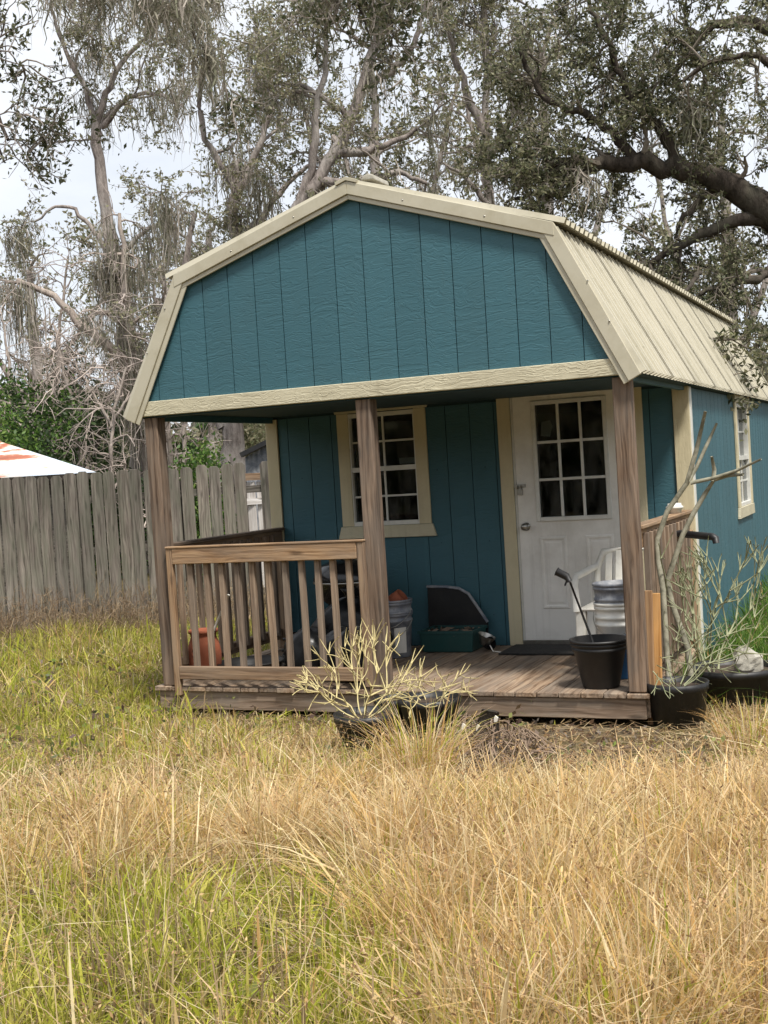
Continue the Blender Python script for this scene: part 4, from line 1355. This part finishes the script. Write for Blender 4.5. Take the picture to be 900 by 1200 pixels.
# tree right behind the shed
tree('leaning_oak', 'big leaning oak with pale forked limbs behind the shed ridge',
     [([gbase(330, 19)] + A(19, (335, 300), (345, 240), (372, 212), (400, 170), (418, 120), (438, 60), (455, 5), (470, -60)), .19, .06, .35, .8),
      (A(19, (352, 235), (372, 180), (368, 130), (385, 70), (380, 0)), .08, .03, .25, 1.1),
      (A(19, (395, 180), (430, 176), (455, 170), (490, 150)), .09, .03, .2, 1.2),
      (A(19, (410, 140), (375, 110), (345, 95), (315, 100)), .06, .02, .2, 1.2),
      (A(19, (425, 100), (460, 85), (490, 50), (500, 0)), .07, .03, .2, 1.2),
      (A(19, (372, 212), (420, 215), (465, 200), (500, 215)), .09, .03, .2, 1.)],
     104, n2=1.6, l2=1.8, n3=6, l3=.85, n4=10, nl=13, leaf=.066, moss=45, moss_len=.9, group=G_BACK)
# two slim oaks in the middle
tree('slim_oak', 'slim upright oak with moss clots behind the roof slope',
     [([gbase(585, 20)] + A(20, (580, 300), (572, 220), (570, 130), (570, 60), (566, -30)), .13, .05, .4, 1.1),
      (A(20, (571, 190), (600, 140), (625, 90), (650, 20)), .07, .03, .2, 1.2),
      (A(20, (570, 160), (545, 110), (525, 40), (512, -20)), .08, .03, .2, 1.2),
      (A(20, (574, 240), (540, 200), (515, 190)), .06, .02, .2, 1.2)],
     105, n2=1.6, l2=1.8, n3=6, l3=.9, n4=10, nl=14, leaf=.066, moss=25, moss_len=.8, group=G_BACK)
# the great live oak on the right
tree('live_oak', 'massive dark live oak spreading thick limbs over the shed roof',
     [([gbase(1015, 17)] + A(17, (1010, 500), (985, 360), (940, 290), (897, 250), (868, 222), (832, 208), (800, 196), (745, 190), (690, 200), (640, 194)), .5, .07, .45, 1.2),
      (A(17, (985, 330), (915, 265), (880, 250), (835, 268), (795, 292), (760, 310)), .18, .04, .4, 1.3),
      (A(17, (940, 290), (950, 150), (905, 25), (850, 20), (815, 40), (790, 85)), .2, .04, .45, 1.3),
      (A(17, (930, 120, -1), (895, 62, -1), (868, 65, -1), (835, 70, -1), (800, 95, -1)), .07, .02, .3, 1.5),
      (A(17, (850, 215), (812, 240), (790, 270), (800, 320)), .06, .02, .2, 1.2),
      (A(17, (800, 196), (775, 150), (740, 120), (715, 60), (690, 0)), .09, .03, .2, 1.5),
      (A(17, (745, 190), (715, 150), (680, 130), (640, 120), (610, 60)), .08, .03, .2, 1.5),
      (A(17, (690, 200), (655, 230), (620, 225), (590, 240)), .06, .02, .2, 1.5),
      (A(17, (930, 300), (885, 330, -1), (850, 330, -1), (820, 345, -1)), .1, .03, .3, 1.4),
      (A(17, (960, 330), (915, 380), (885, 400), (870, 430)), .1, .03, .4, 1.4),
      (A(17, (820, 320, -1.5), (790, 360, -4), (765, 378, -4.6), (757, 398, -4.8)), .035, .006, .55, .9)],
     106, n2=2.5, l2=1.4, n3=6.5, l3=.7, n4=10, l4=.34, nl=14, leaf=.066, cols=OAK_DARK + OAK[:2], bark_m='bark_dark', moss=26, moss_len=.8, twig_c=(118, 110, 100))
# overhanging near branches at the top left; the trunk stands left of the frame
tb = gbase(-420, 12.5)
tree('overhanging_oak', 'near oak whose mossy boughs hang into the yard from the left',
     [([tb] + A(12.5, (-400, 300), (-330, 50), (-220, -90), (-60, -130), (100, -110), (240, -80), (400, -70), (470, -60)), .4, .06, .55, .7),
      (A(12.5, (-230, -70), (-110, 0), (-50, 60), (-10, 110), (10, 165)), .1, .015, .6, 2.4),
      (A(12.5, (350, -75), (400, -30), (420, 0), (432, 40)), .04, .01, .35, 4.5),
      (A(12.5, (420, -70), (450, -20), (462, 25), (458, 60)), .03, .008, .3, 4.0),
      (A(12.5, (-60, -130), (-40, -20), (-25, 90), (5, 190)), .05, .01, .55, 3.6),
      (A(12.5, (210, -90), (215, -30), (228, 30), (245, 80)), .035, .008, .2, .9),
      (A(12.5, (20, -115), (60, -60), (110, -25), (170, -25)), .05, .015, .4, 1.6)],
     107, n2=1.5, l2=.9, n3=5, l3=.5, n4=6, l4=.28, nl=8, leaf=.065, cols=OAK_DARK, bark_m='bark_dark', moss=0)
oh = [o for o in col.objects if o.name == 'overhanging_oak'][0]
rng = np.random.default_rng(55)
mp = np.array([at(rng.uniform(50, 250), rng.uniform(-50, 5) - .0 * 1, 12.5 + rng.uniform(-1, 1)) for _ in range(34)] + [at(rng.uniform(370, 470), rng.uniform(-60, -10), 12.5) for _ in range(9)] + [at(rng.uniform(232, 250), rng.uniform(50, 90), 12.5) for _ in range(3)])
moss_mesh(mp, rng, oh, 40, .55, .008, .09)
settle(oh)

# bare grey saplings and dead snags behind the fence
for i, (px, dp, top, lean, r) in enumerate(((20, 22.5, 380, -15, .06), (96, 21.5, 400, -30, .08), (128, 21, 430, 20, .06), (215, 20, 420, 15, .06), (60, 25, 300, 20, .08), (200, 26, 330, -20, .09))):
    labs = ['thin bare sapling at the far left above the rusty roof', 'bare forked snag beside the rusty roof corner', 'twiggy grey sapling behind the fence, near the vine-covered trunk', 'bare sapling just left of the porch post behind the fence', 'leafless tree leaning over the dark green shrub', 'tall leafless tree behind the left eave']
    tree('bare_sapling', labs[i], [([gbase(px, dp)] + A(dp, (px, 530), (px + lean * .4, (530 + top) / 2), (px + lean, top)), r, .02, .25, 2.2),
                                  (A(dp, (px + lean * .2, 500), (px + lean * .2 - 30, 450), (px - 45, 415)), .03, .012, .2, 1.6),
                                  (A(dp, (px + lean * .3, 490), (px + lean * .3 + 25, 455), (px + 50, 430)), .03, .012, .2, 1.6)],
         200 + i, n2=1.7, l2=1.3, n3=5, l3=.7, n4=4, nl=.35, leaf=.06, bark_m='bark_pale', twig_c=(168, 156, 148), group='bare saplings behind the fence', wob=.4, up2=.35)

# evergreen shrubs behind the fence
def shrub(name, label, c, rx, rz, n, cols, seed, leaf=.09, group='green shrubs behind the fence'):
    rng = np.random.default_rng(seed)
    c = np.array(c); t = thing(name, label, 'shrub', (c[0], c[1], float(gz(c[0], c[1]))), group)
    z0_ = float(gz(c[0], c[1]))
    m = MB()
    for i in range(7):
        a = rng.uniform(0, 6.28)
        e = np.array([rx * .5 * math.cos(a), rx * .5 * math.sin(a), rz * rng.uniform(.9, 1.5)])
        b = np.array([c[0], c[1], z0_])
        m.tube([b, b + e * np.array([.3, .3, .5]), b + e], [.05, .035, .012], 6)
    m.build('stems', M['bark'], t)
    nc = max(30, n // 90)
    cd = unit(rng.normal(0, 1, (nc, 3))) * rng.random((nc, 1)) ** .45 * np.array([rx, rx, rz])
    cc = np.array([c[0], c[1], z0_ + rz * .95]) + cd
    cc[:, 2] = np.maximum(cc[:, 2], z0_ + .1)
    i = rng.integers(0, nc, n)
    P = cc[i] + rng.normal(0, .16, (n, 3)) * np.array([1, 1, .8])
    leaves_mesh('foliage', P, leaf, cols, rng, t, M['leaf'], .5)
    return settle(t)


p = at(35, 600, 21)
shrub('evergreen_shrub', 'large dark green shrub rising behind the rusty roof', p, 1.05, 1.9, 17000, DARKGREEN + GREEN[:2], 301, .085)
p = at(0, 600, 20); shrub('evergreen_shrub', 'leafy bright green shrub at the left edge behind the rusty roof', p, .6, 1.5, 8000, GREEN, 302, .08)
p = at(238, 600, 18); shrub('evergreen_shrub', 'small bright green bush behind the fence beside the porch post', p, .33, 1.12, 6000, GREEN, 303, .07)
p = at(130, 600, 22); shrub('evergreen_shrub', 'low dark shrub right of the rusty roof', p, .8, 1.1, 9000, DARKGREEN, 304, .08)
p = at(300, 600, 25); shrub('evergreen_shrub', 'olive shrub behind the stout oak trunk', p, .8, 1.7, 8000, OAK, 305, .09)
p = at(95, 600, 27); shrub('evergreen_shrub', 'tall dark evergreen shrub behind the bare snag', p, 1.3, 2.4, 12000, DARKGREEN, 306, .1)

# farther trees
fl = ['rounded olive tree far behind the left eave', 'hazy grey-green tree behind the rusty roof', 'distant oak seen between the mossy oak and the ridge', 'distant oak behind the leaning oak', 'distant tree above the right roof slope', 'distant dark tree at the right edge behind the live oak']
for i, (px, dp, top, wd) in enumerate(((190, 33, 350, 70), (40, 34, 320, 90), (250, 36, 270, 80), (440, 34, 60, 110), (640, 32, 60, 120), (850, 30, 130, 110))):
    base = gbase(px, dp)
    mid = (520 + top) / 2
    tree('distant_tree', fl[i], [([base] + A(dp, (px, 520), (px + 5, mid), (px - 5, top)), .3, .08, .35, .9),
                                (A(dp, (px, 480), (px - wd * .5, mid), (px - wd * .8, top + 40)), .12, .04, .3, 1.),
                                (A(dp, (px, 470), (px + wd * .5, mid - 20), (px + wd * .9, top + 30)), .12, .04, .3, 1.)],
         400 + i, n2=1.3, l2=2.6, n3=6, l3=1.2, n4=7, l4=.6, nl=10, leaf=.125, cols=OAK, moss=16, moss_len=1.2, moss_per=16, group='distant trees beyond the wood')

# far wood: one mass of leaves and brush that closes the view
rng = np.random.default_rng(77)
n = 46000
u = rng.random(n)
ang = rng.uniform(-.95, .55, n) + math.pi / 2 + YAW * 0
ang = math.pi / 2 + YAW + rng.uniform(-.75, .75, n)
rad = rng.uniform(40, 52, n)
X_, Y_ = CAM[0] + rad * np.cos(ang), CAM[1] + rad * np.sin(ang)
Hh = 3.2 + 4.0 * vnoise(ang * 12, ang * 0, 1.)
P = np.stack([X_, Y_, -.2 + Hh * rng.random(n) ** .8], 1)
fo = leaves_mesh('far_woods', P, .42, OAK + DARKGREEN, rng, None, M['leaf'], .6)
tag(fo, 'far woodland edge closing the view behind the trees', 'woodland', kind='stuff')

# unseen wood added behind the viewer to dim low light into the porch
n = 30000
ang = rng.uniform(-math.pi * 1.12, math.pi * .12, n)
rad = rng.uniform(19, 26, n)
X_, Y_ = 3 + rad * np.cos(ang), -8 + rad * np.sin(ang)
Hh = 3.0 + 3.5 * vnoise(ang * 9, ang * 0, 1.)
P = np.stack([X_, Y_, -.2 + Hh * rng.random(n) ** .8], 1)
fo = leaves_mesh('shade_woods', P, .7, OAK + DARKGREEN, rng, None, M['leaf'], .7)
tag(fo, 'unseen ring of wood added on the open side of the yard to dim the porch', 'woodland', kind='stuff')


# ------------------------------------------------------------------ grass
RV, FV = np.array([math.cos(YAW), math.sin(YAW)]), np.array([-math.sin(YAW), math.cos(YAW)])


def blades(name, N, dist, hfun, cfun, width, label, seed, lean=.45, dens=None, seeds=0):
    """dist: (depth0, depth1, power); scattered over a wedge of yard; dens(x, y) keeps a share"""
    rng = np.random.default_rng(seed)
    d = dist[0] + (dist[1] - dist[0]) * rng.random(N) ** dist[2]
    s_ = (rng.random(N) * 2 - 1) * (.34 * d + .7)
    x, y = CAM[0] + RV[0] * s_ + FV[0] * d, CAM[1] + RV[1] * s_ + FV[1] * d
    keep = ~((x > -.03) & (x < W + .03) & (y > -.05) & (y < L))
    fs = (x - FA[0]) * FN[0] + (y - FA[1]) * FN[1]
    keep &= (fs > .05)
    for q, r in ((c, .13), (c2, .13), (c3, .12), (pr_, .17), (pt_, .27)):
        keep &= (x - q[0]) ** 2 + (y - q[1]) ** 2 > r * r
    if dens is not None: keep &= rng.random(N) < dens(x, y)
    x, y = x[keep], y[keep]
    N = len(x)
    h = hfun(x, y, rng)
    th = rng.uniform(0, 2 * math.pi, N)
    ld = np.stack([np.cos(th), np.sin(th)], 1)
    bend = lean * rng.uniform(.1, 1.6, N) ** 1.6
    wd = width * np.clip(rng.lognormal(-.15, .5, N), .4, 2.8)
    ph = rng.uniform(0, math.pi, N)
    sv = np.stack([np.cos(ph), np.sin(ph), np.zeros(N)], 1)
    z = gz(x, y) - .01
    P = np.empty((N, 4, 3))
    for k, t in enumerate((0, .38, .74, 1)):
        P[:, k, 0] = x + ld[:, 0] * h * bend * t ** 1.9
        P[:, k, 1] = y + ld[:, 1] * h * bend * t ** 1.9
        P[:, k, 2] = z + h * t * (1 - .28 * bend * t)
    V = np.empty((N, 7, 3))
    for k, wk in enumerate((.8, 1, .7)):
        V[:, 2 * k] = P[:, k] - sv * (wd * wk)[:, None]
        V[:, 2 * k + 1] = P[:, k] + sv * (wd * wk)[:, None]
    V[:, 6] = P[:, 3]
    i = np.arange(N * 7).reshape(N, 7)
    Q4 = np.concatenate([i[:, [0, 1, 3, 2]], i[:, [2, 3, 5, 4]]])
    T3 = i[:, [4, 5, 6]]
    cb, ct = cfun(x, y, rng)
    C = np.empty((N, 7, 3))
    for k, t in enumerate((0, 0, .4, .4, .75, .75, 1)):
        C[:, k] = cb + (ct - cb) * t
    o = np_mesh(name, V.reshape(-1, 3), [Q4, T3], M['grass'], None, C.reshape(-1, 3))
    if seeds:
        k = np.repeat(np.nonzero(rng.random(N) < seeds)[0], 6)
        sp_ = P[k, 2] + (P[k, 3] - P[k, 2]) * rng.uniform(.45, 1.05, (len(k), 1)) + rng.normal(0, .003, (len(k), 3))
        tag(leaves_mesh('seed_heads', sp_, .017, [S(206, 178, 132)[:3], S(176, 144, 104)[:3], S(150, 118, 88)[:3]], rng, None, M['grass'], .4), 'dry seed heads on the straw stems', 'grass', kind='stuff')
    return tag(o, label, 'grass', kind='stuff')


def lat(x, y):
    dx, dy = x - CAM[0], y - CAM[1]
    return dx * RV[0] + dy * RV[1], dx * FV[0] + dy * FV[1]


def bare(x, y):
    """1 on the trodden bare patch before the steps"""
    return np.clip(1.5 * np.exp(-(((x - 3.05) / .62) ** 2 + ((y + .55) / .5) ** 2)), 0, 1)


def dryness(x, y):
    s_, d = lat(x, y)
    k = s_ / d * 3.2
    f = smooth(-.4, .35, k + .9 * (vnoise(x, y, .8) - .5) + .5 * (vnoise(x, y, 2.1) - .5))
    f = f * smooth(10.2, 7.2, d)
    f = f * (1 - .5 * smooth(.05, -.35, k))
    tuft = smooth(.55, .72, vnoise(x + 9, y, 1.1)) * smooth(9.0, 7.0, d) * .6
    low = smooth(5.3, 4.2, d) * .6 * smooth(.25, -.5, k)
    return np.clip(np.maximum(f, tuft) - low, 0, 1)


STRAW = np.array([S(226, 198, 146)[:3], S(242, 226, 186)[:3], S(206, 166, 110)[:3], S(228, 194, 128)[:3], S(220, 190, 156)[:3]])
GRN = np.array([S(172, 174, 62)[:3], S(194, 190, 88)[:3], S(142, 150, 48)[:3], S(208, 196, 110)[:3]])
LUSH = np.array([S(92, 126, 52)[:3], S(112, 142, 60)[:3], S(78, 110, 46)[:3]])


def c_green(x, y, rng):
    N = len(x)
    g = GRN[rng.integers(0, 4, N)].copy()
    lush = (x > W - .1) & (y > .5)
    g[lush] = LUSH[rng.integers(0, 3, lush.sum())]
    p = .18 + .42 * dryness(x, y) + .35 * (vnoise(x, y, 1.6) - .5)
    p = np.where(lush, .06, p)
    old = (rng.random(N) < .22 * smooth(.3, .7, vnoise(x + 3, y, 2.7)) + .08) & ~lush
    g[old] = np.array(S(150, 128, 100)[:3])
    dry = rng.random(N) < p
    g[dry] = STRAW[rng.integers(0, 5, dry.sum())]
    g *= rng.uniform(.75, 1.15, (N, 1))
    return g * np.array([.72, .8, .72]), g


def trodden(x, y):
    """1 close in front of the deck where the grass is thin and short"""
    fr = smooth(-2.3, -1.3, y + .35 * (vnoise(x, y, 2.2) - .5)) * smooth(2.3, 2.7, x) * smooth(4.7, 4.1, x) * smooth(.5, .2, y)
    lf = .7 * smooth(-.9, -.3, y) * smooth(.35, .8, x) * smooth(2.6, 2.2, x) * (y < .1)
    return np.clip(fr + lf, 0, 1)


def h_green(x, y, rng):
    s_, d = lat(x, y)
    base = .07 + .2 * vnoise(x, y, 1.3) * vnoise(x + 5, y, 3.1) + .07 * vnoise(x, y, 7) + .1 * smooth(6, 4, d)
    lush = (x > W - .1) & (y > .5)
    base = np.where(lush, .2 + .1 * vnoise(x, y, 2), base)
    return base * (1 - .72 * trodden(x, y)) * rng.uniform(.4, 1.6, len(x))


def h_stray(x, y, rng):
    s_, d = lat(x, y)
    return (.12 + .3 * smooth(8.5, 5.0, d)) * rng.uniform(.5, 1.4, len(x)) * (1 - .75 * trodden(x, y))


def c_stray(x, y, rng):
    N = len(x)
    pal = np.array([S(238, 222, 182)[:3], S(230, 206, 160)[:3], S(196, 170, 136)[:3], S(150, 124, 96)[:3]])
    g = pal[rng.choice(4, N, p=[.35, .35, .2, .1])] * rng.uniform(.8, 1.1, (N, 1))
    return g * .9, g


thin = lambda x, y: np.clip(1 - 1.1 * bare(x, y), 0, 1) * (1 - .6 * trodden(x, y))
blades('lawn_grass', 150000, (3.0, 15.5, 1.15), h_green, c_green, .0034, 'rough yellow-green grass covering the yard', 501, .8,
       lambda x, y: thin(x, y) * (1 - .6 * smooth(.45, .65, vnoise(x, y, 2.3))))
blades('stray_straw', 30000, (3.0, 11, 1.0), h_stray, c_stray, .0021, 'loose bleached straw stems leaning every way in the grass', 503, 1.5,
       lambda x, y: np.clip(.25 + dryness(x, y), 0, 1) * thin(x, y), seeds=.5)


def tussocks(name, n, depth, per, dens, hfun, cfun, width, label, seed, spread=(.05, .14)):
    """clumps of blades that lean out from their middle, some of them snapped"""
    rng = np.random.default_rng(seed)
    d = depth[0] + (depth[1] - depth[0]) * rng.random(n)
    s_ = (rng.random(n) * 2 - 1) * (.34 * d + .7)
    x, y = CAM[0] + RV[0] * s_ + FV[0] * d, CAM[1] + RV[1] * s_ + FV[1] * d
    k = (rng.random(n) < dens(x, y)) & ~((x > -.2) & (x < W + .2) & (y > -.15) & (y < L)) & ((x - FA[0]) * FN[0] + (y - FA[1]) * FN[1] > .2)
    for q in (c, c2, c3, pr_, pt_):
        k &= (x - q[0]) ** 2 + (y - q[1]) ** 2 > .08
    x, y = x[k], y[k]
    n = len(x)
    sp, hc = rng.uniform(spread[0], spread[1], n), hfun(x, y, rng)
    tilt = rng.normal(0, .16, (n, 2))
    i = np.repeat(np.arange(n), rng.poisson(per, n) + 6)
    N = len(i)
    th = rng.uniform(0, 2 * math.pi, N)
    rr = rng.random(N) ** .6
    bx, by = x[i] + sp[i] * rr * np.cos(th), y[i] + sp[i] * rr * np.sin(th)
    h = hc[i] * rng.uniform(.4, 1.15, N)
    th2 = th + rng.normal(0, .6, N)
    bend = (.12 + .75 * rr) * rng.uniform(.3, 1.5, N)
    lx, ly = np.cos(th2) * bend + tilt[i, 0], np.sin(th2) * bend + tilt[i, 1]
    z = gz(bx, by) - .01
    snap = rng.random(N) < .16
    P = np.empty((N, 4, 3))
    for q, t in enumerate((0, .4, .72, 1)):
        P[:, q, 0] = bx + lx * h * t ** 1.7
        P[:, q, 1] = by + ly * h * t ** 1.7
        P[:, q, 2] = z + h * t * (1 - .3 * np.minimum(bend, 1.4) * t)
    fold = rng.normal(0, .22, (N, 3)) * h[:, None] - np.array([0, 0, .05])
    P[snap, 3] = P[snap, 2] + fold[snap]
    P[:, :, 2] = np.maximum(P[:, :, 2], z[:, None])
    wd = width * np.clip(rng.lognormal(-.15, .5, N), .4, 2.8)
    ph = rng.uniform(0, math.pi, N)
    sv = np.stack([np.cos(ph), np.sin(ph), np.zeros(N)], 1)
    V = np.empty((N, 7, 3))
    for q, wk in enumerate((.8, 1, .75)):
        V[:, 2 * q] = P[:, q] - sv * (wd * wk)[:, None]
        V[:, 2 * q + 1] = P[:, q] + sv * (wd * wk)[:, None]
    V[:, 6] = P[:, 3]
    j = np.arange(N * 7).reshape(N, 7)
    cb, ct = cfun(x, y, i, rng)
    C = np.empty((N, 7, 3))
    for q, t in enumerate((0, 0, .45, .45, .8, .8, 1)):
        C[:, q] = cb + (ct - cb) * t
    o = np_mesh(name, V.reshape(-1, 3), [np.concatenate([j[:, [0, 1, 3, 2]], j[:, [2, 3, 5, 4]]]), j[:, [4, 5, 6]]], M['grass'], None, C.reshape(-1, 3))
    return tag(o, label, 'grass', kind='stuff')


def hc_dry(x, y, rng):
    s_, d = lat(x, y)
    return (.12 + .26 * smooth(7.3, 5.0, d)) * rng.uniform(.55, 1.35, len(x)) * (1 - .82 * trodden(x, y))


def cc_dry(x, y, i, rng):
    N = len(i)
    base = STRAW[rng.integers(0, 5, len(x))]
    g = .55 * base[i] + .45 * STRAW[rng.integers(0, 5, N)]
    g = g * rng.uniform(.72, 1.1, (N, 1))
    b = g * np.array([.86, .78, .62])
    k = rng.random(N) < (.15 + .6 * rng.random(len(x)) ** 2)[i]
    b[k] = GRN[rng.integers(0, 4, k.sum())] * .75
    return b, g


def hc_green(x, y, rng):
    s_, d = lat(x, y)
    return (.1 + .14 * smooth(8, 4.4, d)) * rng.uniform(.6, 1.5, len(x)) * (1 - .6 * trodden(x, y))


def cc_green(x, y, i, rng):
    N = len(i)
    base = GRN[rng.integers(0, 4, len(x))] * rng.uniform(.75, 1.1, (len(x), 1))
    g = .6 * base[i] + .4 * GRN[rng.integers(0, 4, N)]
    k = rng.random(N) < (.5 * rng.random(len(x)) ** 2)[i]
    g[k] = STRAW[rng.integers(0, 5, k.sum())]
    g = g * rng.uniform(.75, 1.12, (N, 1))
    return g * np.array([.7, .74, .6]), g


tussocks('dry_tussocks', 2900, (3.1, 9.2), 85, lambda x, y: dryness(x, y) * thin(x, y) * (.35 + .65 * smooth(.3, .55, vnoise(x, y + 4, 2.6))), hc_dry, cc_dry, .0024, 'golden dry grass tussocks filling the foreground', 511)
tussocks('green_tussocks', 3600, (3.1, 14.5), 42, lambda x, y: (1 - .62 * dryness(x, y)) * thin(x, y) * smooth(.25, .55, vnoise(x, y, 1.5)), hc_green, cc_green, .0034, 'yellow-green grass tussocks in the left lawn', 512, (.03, .1))


# tall tuft by the left pots
def tuft(name, label, c, n, hh, spread, seed, green=.25):
    rng = np.random.default_rng(seed)
    th = rng.uniform(0, 6.28, n)
    r = spread * rng.random(n) ** .6
    x, y = c[0] + r * np.cos(th), c[1] + r * np.sin(th)
    h = hh * rng.uniform(.45, 1.1, n)
    bend = rng.uniform(.1, .9, n)
    K = 5
    P = np.empty((n, K, 3))
    for k in range(K):
        t = k / (K - 1)
        P[:, k, 0] = x + np.cos(th + .4) * h * bend * t ** 2
        P[:, k, 1] = y + np.sin(th + .4) * h * bend * t ** 2
        P[:, k, 2] = gz(x, y) - .01 + h * (t - .45 * bend * t ** 3)
    ph = rng.uniform(0, 3.14, n)
    sv = np.stack([np.cos(ph), np.sin(ph), 0 * ph], 1)[:, None] * .0026 * np.array([1, 1, .9, .7, .1])[None, :, None]
    V = np.stack([P - sv, P + sv], 2).reshape(-1, 3)
    i = np.arange(n * K * 2).reshape(n, K, 2)
    F = np.stack([i[:, :-1, 0], i[:, :-1, 1], i[:, 1:, 1], i[:, 1:, 0]], -1).reshape(-1, 4)
    g = STRAW[rng.integers(0, 5, n)] * rng.uniform(.7, 1.1, (n, 1))
    k = rng.random(n) < green
    g[k] = GRN[rng.integers(0, 4, k.sum())]
    o = np_mesh(name, V, [F], M['grass'], None, np.repeat(g, K * 2, 0))
    return tag(o, label, 'grass', kind='stuff')


tuft('grass_tuft', 'tall straw tuft in front of the left pots', gpt(490, 925), 420, .52, .2, 601)
tuft('grass_tuft', 'straw tuft at the far left of the yard', gpt(5, 1050), 300, .4, .14, 602)
tuft('grass_tuft', 'brown tuft standing in the left lawn', gpt(95, 985), 260, .36, .14, 603)
tuft('grass_tuft', 'dry tuft below the corner pots', gpt(880, 880), 260, .35, .2, 604)

# brown weed stalks along the fence and in the lawn
rng = np.random.default_rng(91)
n = 1400
s_ = rng.uniform(-2.4, 3.4, n)
off = rng.uniform(.08, 1.2, n) ** 1.6
X_, Y_ = FA[0] + FD[0] * s_ + FN[0] * off, FA[1] + FD[1] * s_ + FN[1] * off
ok = (X_ < -.1)
X_, Y_ = X_[ok], Y_[ok]
n = len(X_)
B = walk(rng, np.stack([X_, Y_, gz(X_, Y_)], 1), np.array([0, 0, 1.]) + rng.normal(0, .25, (n, 3)), rng.uniform(.15, .6, n), 5, .18, .0)
idx = np.repeat(np.arange(n), 5)
p, tg = sample(B, idx, .3 + .7 * rng.random(len(idx)))
B2 = walk(rng, p, unit(rng.normal(0, 1, p.shape) + np.array([0, 0, .6])), rng.uniform(.05, .16, len(p)), 3, .2, 0)
V1, F1 = tubes(B, np.full(B.shape[:2], .0022), 3)
V2_, F2 = tubes(B2, np.full(B2.shape[:2], .0015), 3)
cc = np.array([S(132, 112, 88)[:3], S(150, 132, 108)[:3], S(112, 94, 78)[:3]])
C = np.concatenate([np.repeat(cc[rng.integers(0, 3, n)], 15, 0), np.repeat(cc[rng.integers(0, 3, len(B2))], 9, 0)])
tag(np_mesh('dead_weeds', np.concatenate([V1, V2_]), [F1, F2 + len(V1)], M['twig'], None, C), 'brown dead weed stalks along the foot of the fence', 'weeds', kind='stuff')
# broad-leaved weeds among the grass
nw = 700
d = 3.4 + 9.5 * rng.random(nw)
q = (rng.random(nw) * 2 - 1) * (.34 * d + .5)
wx, wy = CAM[0] + RV[0] * q + FV[0] * d, CAM[1] + RV[1] * q + FV[1] * d
k = ~((wx > -.1) & (wx < W + .1) & (wy > -.1)) & (rng.random(nw) < 1 - .8 * dryness(wx, wy)) & ((wx - FA[0]) * FN[0] + (wy - FA[1]) * FN[1] > .2)
wx, wy = wx[k], wy[k]
i = np.repeat(np.arange(len(wx)), 16)
hh_ = rng.uniform(.05, .2, len(wx))
P = np.stack([wx[i] + rng.normal(0, .045, len(i)), wy[i] + rng.normal(0, .045, len(i)), gz(wx[i], wy[i]) + hh_[i] * rng.random(len(i))], 1)
tag(leaves_mesh('broadleaf_weeds', P, .045, [S(116, 132, 62)[:3], S(138, 142, 84)[:3], S(128, 108, 84)[:3], S(96, 104, 70)[:3], S(120, 100, 92)[:3]], rng, None, M['leaf'], .6), 'small broad-leaved weeds scattered through the lawn', 'weeds', kind='stuff')
# flattened thatch lying on the ground
nt = 42000
d = 3.2 + 8.5 * rng.random(nt) ** .9
q = (rng.random(nt) * 2 - 1) * (.34 * d + .5)
tx, ty_ = CAM[0] + RV[0] * q + FV[0] * d, CAM[1] + RV[1] * q + FV[1] * d
k = ~((tx > -.05) & (tx < W + .05) & (ty_ > -.05)) & (rng.random(nt) > .55 * bare(tx, ty_))
tx, ty_ = tx[k], ty_[k]
nt = len(tx)
ang = rng.uniform(0, 6.28, nt)
ln_ = rng.uniform(.05, .2, nt)
e = np.stack([np.cos(ang) * ln_, np.sin(ang) * ln_, rng.normal(0, .02, nt)], 1)
w_ = np.stack([-np.sin(ang), np.cos(ang), 0 * ang], 1) * .0022
p0 = np.stack([tx, ty_, gz(tx, ty_) + rng.uniform(.004, .05, nt)], 1)
V = np.stack([p0 - w_, p0 + w_, p0 + e + w_, p0 + e - w_], 1).reshape(-1, 3)
tc = np.array([S(196, 170, 128)[:3], S(160, 134, 100)[:3], S(130, 108, 84)[:3], S(214, 194, 156)[:3]])[rng.integers(0, 4, nt)]
tag(np_mesh('thatch', V, [np.arange(nt * 4).reshape(-1, 4)], M['grass'], None, np.repeat(tc, 4, 0)), 'flattened dead straw lying on the soil', 'straw', kind='stuff')
# fallen leaves on the bare patch and around the deck
n = 6500
X_, Y_ = rng.uniform(.2, 4.6, n), rng.uniform(-2.6, .0, n)
k = rng.random(n) < np.clip(bare(X_, Y_) + .15, 0, 1)
X_, Y_ = X_[k], Y_[k]
P = np.stack([X_, Y_, gz(X_, Y_) + rng.uniform(.004, .03, len(X_))], 1)
tag(leaves_mesh('fallen_leaves', P, .042, [S(132, 106, 84)[:3], S(108, 88, 72)[:3], S(164, 142, 116)[:3], S(128, 118, 108)[:3]], rng, None, M['leaf'], .5), 'dry fallen leaves scattered over the bare patch by the deck', 'leaves', kind='stuff')

# print('TRIS', sum(sum(max(0, len(p.vertices) - 2) for p in me.polygons) if len(me.polygons) < 3000 else len(me.loops) - 2 * len(me.polygons) for me in bpy.data.meshes))
